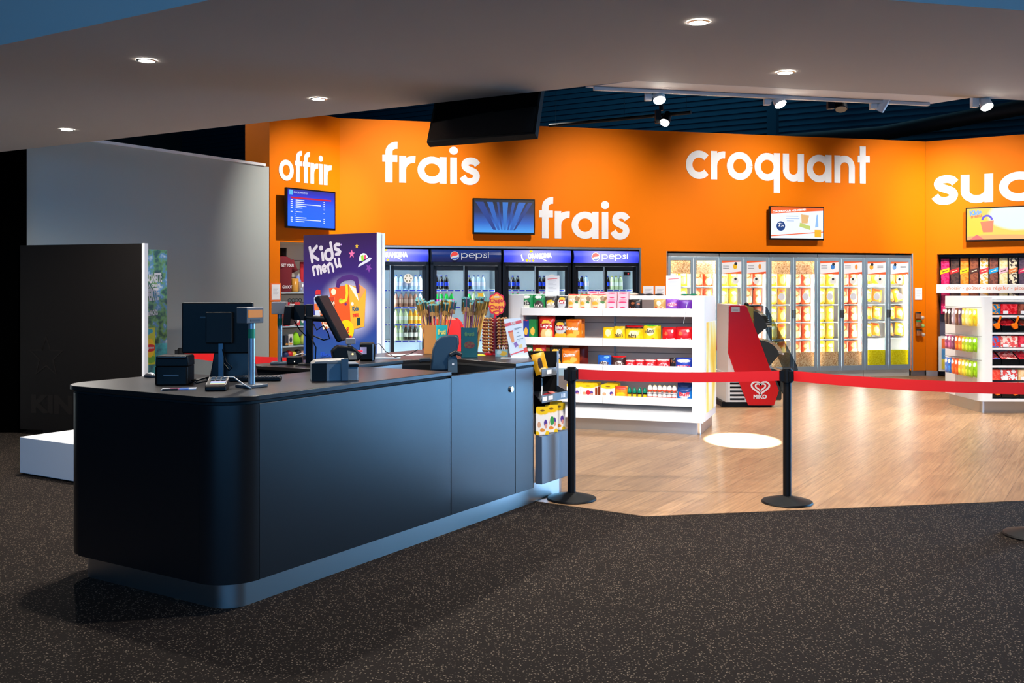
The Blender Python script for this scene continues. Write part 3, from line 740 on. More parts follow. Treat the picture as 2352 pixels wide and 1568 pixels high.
for i in range(5):
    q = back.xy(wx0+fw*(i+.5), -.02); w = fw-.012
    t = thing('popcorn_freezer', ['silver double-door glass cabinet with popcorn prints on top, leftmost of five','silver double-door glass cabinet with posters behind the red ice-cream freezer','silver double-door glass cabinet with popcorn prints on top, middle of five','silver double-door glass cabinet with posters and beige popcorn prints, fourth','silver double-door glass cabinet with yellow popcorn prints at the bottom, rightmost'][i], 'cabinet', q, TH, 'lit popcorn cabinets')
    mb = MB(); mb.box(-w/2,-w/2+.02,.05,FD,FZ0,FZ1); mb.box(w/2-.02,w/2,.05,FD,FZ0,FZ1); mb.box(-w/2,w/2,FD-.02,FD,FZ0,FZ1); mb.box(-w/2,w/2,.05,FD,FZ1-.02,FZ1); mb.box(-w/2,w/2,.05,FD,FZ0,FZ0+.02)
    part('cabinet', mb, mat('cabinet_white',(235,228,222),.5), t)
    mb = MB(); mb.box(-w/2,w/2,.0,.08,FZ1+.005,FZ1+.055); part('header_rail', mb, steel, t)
    mb = MB(); mb.box(-w/2,w/2,.05,.08,.0,FZ0); part('plinth', mb, mat('plinth_pale_grey',(188,188,182),.35), t)  # pale colour imitates the floor mirrored in the plinth
    mb = MB()
    for sx in (-1,1): mb.cyl((sx*(w/2-.035),.07,.2),(sx*(w/2-.035),.07,2.05),.012,n=8)
    mb.cyl((-w/2+.05,.075,2.05),(w/2-.05,.075,2.05),.010,n=8); mb.cyl((0,.07,.2),(0,.07,2.05),.010,n=8); part('light_tube', mb, led2, t)
    for z in FSH[1:]:
        mb = MB(); mb.box(-w/2+.02,w/2-.02,.10,FD-.02,z-.014,z); part('shelf', mb, mat('shelf_grey',(205,205,205),.3), t)
    for d in (0,1):
        x0 = -w/2 if d == 0 else .003; x1 = -.003 if d == 0 else w/2
        e = .048; mb = MB(); z0, z1 = FZ0, FZ1
        mb.box(x0,x0+e,0,.035,z0,z1); mb.box(x1-e,x1,0,.035,z0,z1); mb.box(x0+e,x1-e,0,.035,z1-.065,z1); mb.box(x0+e,x1-e,0,.035,z0,z0+.085)
        dr_ = part('door', mb, alu, t, bevel=.004)
        hx = x1-e*.42 if d == 0 else x0+e*.42
        mb = MB(); mb.box(hx-.008,hx+.008,-.03,-.012,1.05,1.19); mb.box(hx-.006,hx+.006,-.02,0,1.05,1.065); mb.box(hx-.006,hx+.006,-.02,0,1.175,1.19); part('handle', mb, mat('handle_grey',(52,54,56),.4), dr_)
        mb = MB(); mb.box(x0+e,x1-e,.014,.02,z0+.085,z1-.065); part('glass', mb, glass, dr_)
        top = 1.81
        if i in (0,2):
            mb = MB(); mb.box(x0+e,x1-e,.020,.024,top,z1-.065); part('popcorn_print', mb, pop, dr_)
        else:
            W_ = x1-x0-2*e; xa = x0+e
            mb = MB(); mb.box(xa,x1-e,.008,.012,top,z1-.065); po = part('poster', mb, paper, dr_)
            # (sub-part depth limit: inks belong to the door as well)
            mb = MB(); mb.prismy([(xa,z1-.065),(x1-e,z1-.065),(x1-e,z1-.075),(xa,z1-.10)],.005,.0078); mb.prismy([(xa,top),(x1-e,top),(x1-e,top+.045),(xa,top+.004)],.005,.0078); part('poster_stripe', mb, orp, dr_)
            ax = xa+W_*.06 if i != 4 else xa+W_*.55
            mb = MB()
            for k in range(3): mb.box(ax,ax+W_*.32,.005,.0078,top+.145-k*.025,top+.152-k*.025)
            part('poster_text', mb, ink, dr_)
            bx = xa+W_*(.68 if i != 4 else .22)
            mb = MB(); mb.disc(bx,top+.13,.038 if d == 0 or i == 4 else .026,.003,.0078,20,.045); part('poster_picture', mb, flat([(0,0,0),(240,190,30),(0,0,0),(60,130,210),(240,180,60)][i] if d == 0 else ((240,150,60) if i != 4 else (110,160,215))), dr_)
            mb = MB(); mb.disc(bx+.012,top+.175,.026,.003,.005); part('poster_badge', mb, flat((40,44,50)), dr_) if d == 0 or i == 4 else None
        if i > 0:
            mb = MB(); mb.box(x0+e,x1-e,.020,.024,z0+.085,.46 if i != 4 else .475); part('bottom_print', mb, popy if i == 4 else pop, dr_)
        if i in (1,3,4):
            mb = MB(); mb.disc(x0+(x1-x0)*(.66 if d == 0 else .5), 1.70,.062,.002,.012); part('round_sticker', mb, flat((242,240,232)), dr_)
            mb = MB(); mb.disc(x0+(x1-x0)*(.66 if d == 0 else .5), 1.725,.022,.002,.0098); part('sticker_icon', mb, flat((50,60,60)), dr_)
        if i > 1:
            mb = MB(); mb.disc(x0+(x1-x0)*.52, 1.42,.062,.002,.012); part('round_notice', mb, flat((232,232,240)), dr_)
        # bags
        for lv in range(1,6):
            if i == 0 and lv < 4: continue
            for s_ in (0,1):
                kd = 'yellow' if d == 0 else 'red'
                if i == 2 and d == 0: kd = 'orange' if s_ else 'yellow'
                if i == 4: kd = 'orange' if (lv+s_+d)%2 else 'yellow'
                if i == 4 and lv == 1: continue
                x_ = x0+(x1-x0)*(.315+.41*s_); y_ = .16+.012*((lv*3+s_)%3)
                z_ = FSH[lv]+.003
                qq = t.location+Vector((math.cos(TH)*x_-math.sin(TH)*y_, math.sin(TH)*x_+math.cos(TH)*y_, z_))
                o = link('popcorn_bag', bagmesh[kd], None, qq, TH+random.uniform(-.12,.12))
                if i == 4:
                    o.rotation_euler = (-.35,random.choice((-.18,.12,.2)),TH+random.uniform(-.3,.3)); o.location.z += .045; o.scale = (1.0,1,.86)
                tag(o, '%s popcorn bag, %s shelf down, %s side behind the %s door of the %s cabinet' % (kd, ORD[5-lv], ('left','right')[s_], ('left','right')[d], fz_names[i]), 'popcorn bag', 'popcorn bags in the lit cabinets')
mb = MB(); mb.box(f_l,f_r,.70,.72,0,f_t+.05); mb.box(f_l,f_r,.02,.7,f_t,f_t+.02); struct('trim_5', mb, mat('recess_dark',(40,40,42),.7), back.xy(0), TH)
mb = MB(); mb.box(f_r-.02,f_r,-.003,.02,.1,f_t); mb.box(f_l,f_l+.015,-.003,.02,.1,f_t); struct('trim_6', mb, alu, back.xy(0), TH)

# ================================================================= SMALL THINGS ON THE ORANGE WALLS
def notice(pl, px0, px1, py0, py1, lab, name='paper_notice', frame=None, o=.012):
    x0 = pl.hit(px0,HY,o)[0]; x1 = pl.hit(px1,HY,o)[0]; z1 = pl.hit((px0+px1)/2,py0,o)[1]; z0 = pl.hit((px0+px1)/2,py1,o)[1]; w, h = x1-x0, z1-z0
    t = thing(name, lab, 'notice', pl.xy((x0+x1)/2,o,z0), pl.a, 'white notices on the orange walls')
    if frame:
        mb = MB(); mb.box(-w/2-.02,w/2+.02,.003,.010,-.02,h+.02); part('frame', mb, frame, t)
    mb = MB(); mb.box(-w/2,w/2,0,.003 if frame else .011,0,h); part('sheet', mb, paper, t)
    mb = MB()
    for k in range(6): mb.box(-w*.32,w*.32-(k%3)*w*.1,-.0015,0,h*(.75-.09*k),h*(.77-.09*k))
    part('print_lines', mb, flat((170,170,185)), t)
    return t, w, h
notice(off,624,643,653,688,'white notice in an orange frame left of the gift niche','framed_notice',flat((240,110,30)))
notice(back,1477,1501,657,686,'left of two small white notices between coolers and cabinets')
notice(back,1505,1528,657,686,'right of two small white notices between coolers and cabinets')
notice(back,2102,2118,661,688,'small white notice right of the popcorn cabinets')
for k,(px,py,lab,col) in enumerate([(2112,726,'top','brown'),(2113,745,'middle','green'),(2114,765,'bottom','brown')]):
    x, z = back.hit(px,py,.05); 
    t = thing('hanging_snack_jar', '%s of three small %s snack jars hung on the orange pillar' % (lab, col), 'snack jar', back.xy(x,.02,z-.06), TH, 'snack jars hung on the orange pillar')
    mb = MB(); mb.cyl((-.03,-.035,.02),(-.03,-.035,.11),.045,n=16); part('jar', mb, mat('jar_%s'%col,(150,86,40),.2), t, 40)
    mb = MB(); mb.cyl((-.03,-.035,.11),(-.03,-.035,.135),.047,n=16); part('lid', mb, flat((30,25,25)) if col == 'brown' else flat((40,130,60)), t, 40)
    mb = MB(); mb.sphere((.045,-.05,.035),.034,12); part('pendant_packet', mb, flat((205,190,180)) if col == 'brown' else flat((150,190,110)), t, True)
    mb = MB(); mb.box(-.05,.06,.0,.018,.02,.12); part('clip_strip', mb, mat('clear_strip',(200,140,70),.3), t)
# ================================================================= WHITE SNACK GONDOLA
GA = math.atan2(-1,2.8)
go = Plane(.07,11.3,GA); GL = 2.07
gx = lambda px, o=0.0: go.hit(px,HY,o)[0]
px_pil = gx(1590)
def rounded(x0,x1,y0,y1,r,n=7,which=(1,1,1,1)):
    out = []
    for (cx,cy,a),w in zip(((x0+r,y0+r,180),(x1-r,y0+r,270),(x1-r,y1-r,0),(x0+r,y1-r,90)),which):
        if w: out += arc(cx,cy,r,a,a+90,n)
        else: out.append({180:(x0,y0),270:(x1,y0),0:(x1,y1),90:(x0,y1)}[a])
    return out
g = thing('snack_gondola','long white double-sided snack gondola with stepped shelves','shelf unit',go.xy(0),GA)
mb = MB(); mb.prism(rounded(px_pil,GL+.02,0,1.0,.11,which=(0,1,1,0)),.14,1.487); part('end_panel', mb, white, g, 35, label='white rounded end panel on the right')
mb = MB(); mb.prism(rounded(-.16,.04,.06,1.0,.08,which=(1,0,0,1)),.14,1.50); part('end_panel', mb, white, g, 35, label='white end panel on the left')
mb = MB(); mb.box(.04,px_pil,.26,.98,1.445,1.487); part('top_deck', mb, white, g)
mb = MB(); mb.box(.04,px_pil,.56,.60,.2,1.445)
part('back_panel', mb, mat('slat_back',(224,204,190),.5), g)
mb = MB()
for z in (.55,.83,1.17): mb.box(.04,px_pil,.553,.56,z,z+.008)
part('slat_groove', mb, mat('slat_groove',(150,132,122),.6), g)
xm = gx(1386)
mb = MB(); mb.box(xm-.012,xm+.004,.535,.56,.2,1.445); part('slot_post', mb, alu, g)
TZ = [1.30,.97,.68,.34]
for k, z in enumerate(TZ):
    for s_,(xa,xb) in enumerate(((.045,xm-.012),(xm-.004,px_pil-.003))):
        f = .0 if s_ else .015
        mb = MB(); mb.box(xa,xb,f,.55,z-.03,z); mb.box(xa,xb,f-.012,f,z-.035,z+.052); part('shelf', mb, white, g, bevel=.002)
mb = MB(); mb.box(-.1,GL,-.03,.98,.14,.165); mb.add([(-.1,.0,.23),(px_pil,.0,.23),(px_pil,.5,.30),(-.1,.5,.30)],[(0,1,2,3)]); mb.box(-.12,GL+.02,-.035,-.0,.10+.04,.235); part('base_ledge', mb, white, g)
mb = MB(); mb.prism(rounded(.03,GL-.02,.06,.93,.05),0,.14); part('plinth', mb, steel, g, 35)
mb = MB(); mb.box(GL+.02,GL+.024,.2,.92,.22,1.2); part('end_picture', mb, noise_mat('crisp_picture',[(.35,(250,200,40)),(.5,(255,235,130)),(.65,(255,252,240))],scale=4,mapscale=(1,1,.35),detail=1), g)
mb = MB()
for s_ in range(1): mb.tube([(px_pil-.05,-.03,1.40),(px_pil-.07,-.035,1.30),(px_pil-.085,-.04,1.2)],.003,6)
part('tag_cord', mb, mat('clear_cord',(210,210,215),.3), g)

def put_on(name, px0, px1, pyt, zb, y, lab, cat, grp, art, word=None, wcol=(250,250,250), wz=(.55,.75), wx=(.16,.84), d=None, wbold=.03, rot=0.0, extra=None, shape='pillow'):
    x0, x1 = gx(px0,-y), gx(px1,-y); w = x1-x0; zt = go.hit((px0+px1)/2,pyt,-y)[1]; h = zt-zb
    d = d or min(.11, w*.42)
    q = go.xy((x0+x1)/2, -y-d/2, zb+.003)
    if shape == 'pillow':
        mb, fn = pillow(w*1.04, h, d, 9, 9, seed=px0, jag=.012)
    else:
        mb = MB(); mb.box(-w/2,w/2,-d/2,d/2,0,h); fn = lambda x,z: -d/2-.002
    o = link(name, mb.mesh(name, art, shape == 'pillow'), None, q, GA+random.uniform(-.07,.07)*(shape=='pillow')); tag(o, lab, cat, grp)
    if word:
        mb = MB(); text(mb, word, -w/2+w*wx[0], -w/2+w*wx[1], h*wz[0], h*wz[1], 0, wbold, rot, fn=fn)
        part('lettering', mb, flat(wcol), o)
    if extra: extra(o, w, h, d, fn)
    return o
B = 'snack bags on the white gondola'
def oval(col, cz=.66, rx=.36, rz=.13):
    def f(o, w, h, d, fn):
        mb = MB(); n = 24; pts = [(rx*w*math.cos(2*pi*k/n), cz*h+rz*h*math.sin(2*pi*k/n)) for k in range(n)]
        mb.add([(0,fn(0,cz*h)+.0015,cz*h)]+[(x,fn(x,z)+.0015,z) for x,z in pts], [(0,k+1,(k+1)%n+1) for k in range(n)])
        part('emblem', mb, flat(col), o)
    return f
wht, blk, rd_ = (250,248,240), (20,18,20), (200,20,40)
green3 = art_mat('bag_green_bugles',(20,140,70),[(.45,.32,.34,.36,(240,235,215)),(.5,.85,.3,.1,(245,240,235))])
greend = art_mat('bag_green_dark',(24,130,66),[(.55,.30,.40,.38,(70,52,48)),(.5,.85,.3,.1,(245,240,235))])
darkl = art_mat('bag_charcoal_crisps',(58,52,50),[(.5,.38,.38,.2,(190,180,170)),(.5,.62,.36,.16,(240,190,40)),(.25,.08,.3,.12,(235,190,110))])
greyl = art_mat('bag_grey_crisps',(46,44,46),[(.45,.52,.40,.36,(196,196,200)),(.5,.12,.45,.16,(240,170,40)),(.5,.8,.3,.1,(240,190,50))])
beigel = art_mat('bag_beige_crisps',(232,205,165),[(.7,.35,.24,.2,(225,222,205)),(.3,.15,.25,.14,(214,60,40)),(.25,.5,.24,.1,(240,180,60)),(.8,.75,.2,.15,(150,110,70)),(.75,.55,.14,.08,(70,120,50)),(.5,.97,.5,.06,(220,60,40))])
redl = art_mat('bag_red_crisps',(214,30,24),[(.5,.28,.40,.3,(250,205,130)),(.5,.72,.32,.14,(250,200,60)),(.6,.3,.2,.18,(255,235,190))])
blackl = art_mat('bag_black_crisps',(26,24,24),[(.5,.22,.45,.24,(245,180,40)),(.5,.55,.40,.22,(200,200,200)),(.5,.78,.3,.1,(245,190,50))])
orangel = art_mat('bag_orange_nachos',(244,130,16),[(.4,.2,.36,.18,(255,200,70)),(.7,.4,.2,.14,(255,190,80)),(.5,.9,.5,.06,(220,90,10))])
darkred = art_mat('bag_dark_red',(120,24,10),[(.5,.4,.3,.2,(160,50,20))])
mmy = art_mat('bag_yellow_peanut',(252,200,10),[(.5,.62,.30,.24,(250,236,170)),(.3,.1,.2,.1,(255,230,90))])
mmg = art_mat('bag_yellow_green',(250,205,20),[(.5,.62,.30,.22,(250,240,190)),(.5,1.0,.6,.09,(70,190,50)),(.7,.18,.16,.12,(200,30,40))])
mmb = art_mat('bag_blue_candy',(10,100,205),[(.5,.35,.3,.22,(225,235,240)),(.6,.05,.22,.1,(240,205,40)),(.7,.85,.2,.1,(120,190,250))])
mmn = art_mat('bag_brown_candy',(62,30,26),[(.55,.4,.28,.22,(236,228,220)),(.6,.06,.2,.1,(240,200,40)),(.5,.98,.6,.12,(220,20,30))])
malt = art_mat('bag_red_balls',(208,8,22),[(.3,.6,.14,.12,(250,110,60)),(.75,.75,.1,.08,(255,220,200)),(.5,.2,.4,.09,(240,60,60))])
kit = art_mat('bag_red_wafer',(206,20,30),[(.5,.4,.40,.26,(250,215,215)),(.5,.9,.5,.08,(235,225,220))])
crun = art_mat('bag_blue_crispy',(28,60,170),[(.5,.75,.45,.14,(230,235,245)),(.4,.3,.35,.14,(225,225,240))])
pink = art_mat('pink_packet',(246,188,196),[(.5,.88,.42,.07,(232,60,110)),(.5,.45,.26,.06,(230,40,100)),(.5,.2,.4,.12,(240,150,165))],wob=.02)
purp = art_mat('bag_purple_sweets',(140,70,180),[(.5,.62,.38,.16,(245,225,235)),(.5,.1,.4,.14,(225,190,225)),(.9,.6,.1,.4,(110,40,150))])
purd = art_mat('bag_deep_purple',(100,40,150),[(.6,.2,.42,.2,(235,170,205))])
gold = art_mat('bag_gold_biscuit',(196,150,80),[(.45,.7,.2,.2,(240,220,190)),(.6,.3,.34,.2,(235,190,140))])
blacks = art_mat('bag_black_bars',(24,16,14),[(.35,.7,.16,.1,(150,80,40)),(.75,.65,.12,.1,(170,100,60))])
bluf = art_mat('bag_blue_puffs',(20,120,205),[(.5,.45,.42,.2,(230,245,250)),(.5,.1,.3,.12,(250,210,140)),(.5,1.0,.6,.4,(12,60,130))])
T1 = TZ[0]
put_on('snack_bag',1196,1222,677,T1,.08,'bright green snack bag with black 3D letters at left end of top shelf','snack bag',B,green3,'3D',blk,(.40,.60))
put_on('snack_bag',1222,1250,677,T1,.08,'green bag with dark brown front, second on the top shelf','snack bag',B,greend,"Lay's",(240,225,215),(.28,.48))
put_on('snack_bag',1251,1277,681,T1,.08,'charcoal crisp bag leaning, third on the top shelf','snack bag',B,darkl,"Lay's",wht,(.42,.68))
put_on('snack_bag',1278,1303,680,T1,.08,'black and silver crisp bag, fourth on the top shelf','snack bag',B,greyl,"Lay's",wht,(.52,.76),extra=oval(rd_,.64,.34,.12))
for k,(a,b) in enumerate(((1304,1330),(1331,1356),(1357,1392))):
    put_on('snack_bag',a,b,676,T1,.08,'%s of three beige crisp bags with red tops on the top shelf' % ('left','middle','right')[k],'snack bag',B,beigel,"Lay's",wht,(.62,.80),(.05,.6))
for k,(a,b,yt,zb,y) in enumerate(((1393,1416,691,T1,.06),(1418,1442,691,T1,.06),(1394,1417,671,T1+.115,.08),(1419,1443,671,T1+.115,.08),(1350,1374,669,T1+.13,.30),(1375,1391,670,T1+.13,.30))):
    put_on('pink_packet',a,b,yt,zb,y,['lower left pink packet in the stack of four','lower right pink packet in the stack of four','upper left pink packet in the stack of four','upper right pink packet in the stack of four','pink packet behind the right beige crisp bags, left one','pink packet behind the beige crisp bags, next to the stack'][k],'packet','pink packets on the top shelf',pink,d=.09,shape='box')
put_on('pink_packet',1350,1391,690,T1,.30,'wide pink packet standing hidden behind the beige crisp bags','packet','pink packets on the top shelf',pink,d=.09,shape='box')
put_on('snack_bag',1443,1473,688,T1,.06,'black bag with orange lettering right of the pink packets','snack bag',B,blacks,'Snickers',(240,110,60),(.14,.40),(.1,.9))
put_on('snack_bag',1501,1528,688,T1,.06,'gold bag with red lettering on the right of the top shelf','snack bag',B,gold,'Twix',(205,20,30),(.16,.46),(.1,.9))
put_on('snack_bag',1529,1558,688,T1,.06,'light purple sweets bag second from right on top shelf','snack bag',B,purp,'HARIBO',(205,60,110),(.52,.72),(.1,.9))
put_on('snack_bag',1559,1588,690,T1,.06,'deep purple sweets bag at the right end of top shelf','snack bag',B,purd,'HARIBO',(250,190,205),(.14,.36),(.1,.9))
T2 = TZ[1]
put_on('crisp_tube_box',1201,1215,735,T2,.06,'blue narrow snack carton at left of the second shelf','carton',B,art_mat('carton_blue',(30,60,160),[(.5,.45,.32,.2,(245,190,70)),(.5,.2,.3,.1,(60,40,130)),(.5,1,.6,.04,(220,40,40))]),d=.06,shape='box')
put_on('crisp_tube_box',1215,1232,734,T2,.06,'green narrow snack carton beside the blue carton','carton',B,art_mat('carton_green',(20,130,60),[(.5,.45,.32,.2,(245,190,70)),(.5,.15,.3,.1,(40,170,70))]),d=.06,shape='box')
put_on('snack_bag',1233,1268,727,T2,.22,'red crisp bag half hidden behind another red bag on second shelf','snack bag',B,redl)
put_on('snack_bag',1237,1272,728,T2,.07,'big red crisp bag in front on the second shelf','snack bag',B,redl,"Lay's",wht,(.52,.72),(.12,.86),extra=oval(rd_,.62,.38,.12))
put_on('snack_bag',1276,1316,726,T2,.24,'tall black bag behind the black crisp bag on second shelf','snack bag',B,blacks)
put_on('snack_bag',1271,1302,735,T2,.08,'black and yellow crisp bag in the middle of second shelf','snack bag',B,blackl,"Lay's",wht,(.55,.75),(.14,.9),extra=oval(rd_,.65,.40,.12))
put_on('snack_bag',1306,1341,733,T2,.20,'orange nacho bag behind the front orange bag on second shelf','snack bag',B,orangel)
put_on('snack_bag',1298,1333,734,T2,.07,'orange nacho bag in front on the second shelf','snack bag',B,orangel,'Doritos',wht,(.52,.68),(.04,.84),wbold=.05)
put_on('candy_bag',1385,1408,752,T2,.06,'plain yellow candy bag leftmost on right half of second shelf','candy bag',B,mmy)
put_on('candy_bag',1409,1434,750,T2,.06,'yellow candy bag, second of the yellow row on second shelf','candy bag',B,mmy,"m&m's",(60,40,30),(.34,.62),(.14,.86))
put_on('candy_bag',1435,1474,748,T2,.20,'red topped candy bag behind the wide yellow bag','candy bag',B,mmn)
put_on('candy_bag',1435,1475,755,T2,.06,'wide yellow candy bag in the middle of the yellow row','candy bag',B,mmy,"m&m's",(60,40,30),(.36,.68),(.2,.66))
put_on('candy_bag',1482,1516,747,T2,.20,'green topped yellow bag standing behind its twin','candy bag',B,mmg)
put_on('candy_bag',1477,1510,747,T2,.06,'yellow candy bag with green top edge, tallest of the row','candy bag',B,mmg,"m&m's",(60,40,30),(.56,.80),(.1,.76),rot=.12)
put_on('candy_bag',1521,1551,752,T2,.06,'red ball-candy bag left of the two on second shelf','candy bag',B,malt,'maltesers',wht,(.16,.36),(.06,.94),rot=.12)
put_on('candy_bag',1552,1588,751,T2,.06,'red ball-candy bag with white top band at right end','candy bag',B,malt,'maltesers',wht,(.16,.36),(.06,.94),rot=.08)
T3 = TZ[2]
put_on('snack_bag',1208,1224,796,T3,.10,'green bag at the far left of the third shelf','snack bag',B,greend)
put_on('snack_bag',1222,1252,793,T3,.08,'red crisp bag on third shelf seen over the snack rack','snack bag',B,redl,"Lay's",wht,(.56,.76))
put_on('snack_bag',1248,1268,792,T3,.20,'second red crisp bag behind on the third shelf','snack bag',B,redl)
put_on('snack_bag',1262,1288,797,T3,.08,'black and yellow crisp bag on third shelf beside orange bag','snack bag',B,blackl,"Lay's",wht,(.5,.7))
put_on('snack_bag',1304,1348,793,T3,.26,'dark red nacho bag in shadow at the back of third shelf','snack bag',B,darkred)
put_on('snack_bag',1289,1328,800,T3,.07,'orange nacho bag in front on the third shelf','snack bag',B,orangel,'Doritos',wht,(.56,.74),(.12,.78),wbold=.05,rot=.08)
put_on('candy_bag',1372,1402,816,T3,.06,'bright blue candy bag on the third shelf','candy bag',B,mmb,"m&m's",(90,60,50),(.30,.58),(.14,.86))
put_on('candy_bag',1403,1436,818,T3,.06,'brown candy bag with red top beside the blue bag','candy bag',B,mmn,"m&m's",(90,60,50),(.30,.58),(.18,.86))
for k,(a,b,yt) in enumerate(((1436,1458,827),(1459,1479,826),(1480,1506,826),(1507,1537,825))):
    put_on('candy_bag',a,b,yt,T3,.06,'%s of four red wafer bags on the third shelf' % ORD[k],'candy bag',B,kit,'KitKat',(225,20,40),(.28,.62),(.12,.88))
put_on('candy_bag',1538,1551,822,T3,.10,'narrow black bag between the wafer bags and blue bag','candy bag',B,blacks)
put_on('candy_bag',1552,1587,822,T3,.06,'dark blue crispy bag at the right end of third shelf','candy bag',B,crun,'CRUNCH',(225,40,60),(.22,.44),(.08,.92))
T4 = TZ[3]
put_on('candy_bag',1412,1440,887,T4,.06,'orange and yellow bag beside the yellow cartons on bottom shelf','candy bag',B,art_mat('bag_orange_yellow',(240,150,30),[(.5,.85,.5,.14,(235,70,50)),(.45,.35,.4,.22,(250,200,20))]))
put_on('candy_bag',1556,1588,880,T4,.24,'dark blue bag in shadow at the right end of bottom shelf','candy bag',B,bluf)
put_on('candy_bag',1556,1587,891,T4,.06,'light blue puff bag at the right end of bottom shelf','candy bag',B,bluf,'Buff',(220,50,60),(.42,.70),(.1,.9))
# flat packs lying on the shelves and deck
def flatpack(px0,px1,z,y,col,lab,dd=.16,hh=.022,grp='flat packets lying on the gondola'):
    x0,x1 = gx(px0,-y),gx(px1,-y); mb,_ = pillow(x1-x0,dd,hh,6,6,seed=px0)
    mb.xform(Matrix.Rotation(-pi/2,4,'X')); mb.xform(Matrix.Translation((0,-dd/2,hh/2)))
    o = solo('flat_packet',mb,mat('flat_%d_%d_%d'%col,col,.4),lab,'packet',go.xy((x0+x1)/2,-y,z+.003),GA,grp,True)
flatpack(1340,1360,T2,.10,(150,190,120),'pale green packet lying flat on second shelf')
flatpack(1361,1383,T2,.10,(225,110,100),'coral packet lying flat on second shelf',)
flatpack(1327,1346,T3,.10,(90,180,90),'green packet lying flat on third shelf')
flatpack(1346,1358,T3,.10,(235,130,60),'orange packet lying flat on third shelf')
flatpack(1358,1371,T3,.10,(235,90,80),'red packet lying flat on third shelf')
flatpack(1447,1464,1.487,.50,(235,205,185),'beige packet lying on top of the gondola',.14,.03)
flatpack(1466,1482,1.487,.50,(22,20,22),'leftmost black packet lying on top of the gondola',.14,.02)
flatpack(1483,1500,1.487,.52,(22,20,22),'middle black packet lying on top of the gondola',.14,.02)
flatpack(1505,1522,1.487,.52,(22,20,22),'rightmost black packet lying on top of the gondola',.14,.02)
flatpack(1566,1582,1.487,.5,(0,130,90),'left green packet lying on top near the right end',.14,.02)
flatpack(1585,1602,1.487,.6,(0,130,90),'right green packet lying on top near the right end',.14,.02)
# yellow character cartons with carrying holes
cart = art_mat('carton_yellow',(252,244,232),[(.5,1.0,.8,.32,(252,205,20)),(.1,.02,.2,.12,(252,205,20)),(.9,.02,.2,.12,(252,205,20)),(.25,.35,.14,.12,(225,170,130)),(.75,.40,.14,.14,(90,60,150)),(.78,.30,.10,.09,(232,160,140)),(.5,.16,.2,.07,(240,150,50))],wob=.05)
def carton(w, h, d):
    mb = MB(); hb = h*.72
    mb.box(-w/2,w/2,-d/2,d/2,0,hb)
    mb.prismy([(-w/2,hb),(w/2,hb),(w/2,h*.95),(w*.42,h),(-w*.42,h),(-w/2,h*.95)],-d/2,-d/2+.006)
    o = link('carton_box', mb.mesh('carton_box', cart), None); 
    mb = MB(); mb.disc(0,h*.86,w*.17,.001,-d/2,18,h*.035); part('carrying_hole', mb, flat((130,90,30)), o)
    mb = MB(); mb.box(w/2,w/2+.001,-d/2+.01,d/2,0.0,hb); part('side_panel', mb, flat((214,90,20)), o)
    return o
cp0 = None; Q = 'yellow cartons on the bottom shelf'
for k,(a,b) in enumerate(((1306,1333),(1334,1366),(1380,1412))):
    y = .05; x0,x1 = gx(1334,-y),gx(1366,-y); w = x1-x0; h = go.hit(1350,882,-y)[1]-T4; xc = (gx(a,-y)+gx(b,-y))/2
    if a == 1306: xc = gx(1334,-y)-w/2-.004
    for r_ in range(3):
        lab = '%s yellow carton on the bottom shelf, %s' % (('left','middle','right')[k], ('at the front','second in its row','third in its row')[r_])
        loc = go.xy(xc, -y-.055-r_*.13, T4+.003)
        if cp0 is None: cp0 = carton(w,h,.10); cp0.location = loc; cp0.rotation_euler = (0,0,GA); tag(cp0,lab,'carton',Q)
        else: dup(cp0, loc, GA, lab, Q)
mb = MB(); mb.disc(0,0,.026,.001,0); mb.xform(Matrix.Translation((w*.02,-.0515,h*.42)))
ch = [o for o in C.objects if o.get('label','').startswith('middle yellow carton') and 'front' in o['label']][0]
part('round_seal', mb, flat((205,30,50)), ch)
# green gel bottles
gb = None
for k in range(4):
    xk = gx(1445+k*11.7,-.06); loc = go.xy(xk,-.08,T4+.003); lab = '%s green-capped little bottle on the bottom shelf' % ORD[k]
    if gb is None:
        mb = MB(); mb.cyl((0,0,0),(0,0,.075),.021,n=14); gb = solo('candy_bottle',mb,flat((235,205,30)),lab,'bottle',loc,GA,'green topped candy bottles',40)
        mb = MB(); mb.lathe([(.021,.075),(.024,.085),(.022,.11),(.012,.135),(.006,.145)],14); part('cap', mb, mat('teal_cap',(10,130,100),.25), gb, True)
        mb = MB(); mb.cyl((0,0,.07),(0,0,.083),.0245,n=14); part('collar', mb, black, gb)
    else: dup(gb, loc, GA, lab)
# chocolate eggs
eg = None; Eg = 'chocolate eggs in rows'
for row in range(3):
    for k in range(6):
        xk = gx(1493+k*11.2,-.08); z = (T4+.098 if row == 0 else T4+.024); y = .08 if row < 2 else .20
        loc = go.xy(xk,-y,z); lab = '%s chocolate egg from left in the %s row' % (ORD[k], ('upper','lower front','lower back')[row])
        if eg is None:
            pr = [(max(1e-4,.0285*math.sin(pi*j/12)*(1-.12*(j/12))), .041-.041*math.cos(pi*j/12)) for j in range(13)]
            mb = MB(); mb.lathe(pr,14); eg = solo('chocolate_egg',mb,flat((240,238,232)),lab,'egg',loc,0,Eg,True)
            mb = MB(); mb.lathe([(r*1.02+.0003,z-.0003) for r,z in pr[:6]],14); part('red_wrapper', mb, flat((225,70,40)), eg, True)
            mb = MB(); mb.lathe([(r*1.03+.0003,z+.0003) for r,z in pr[10:]],14); part('yellow_tip', mb, flat((235,200,40)), eg, True)
        else: dup(eg, loc, 0, lab)
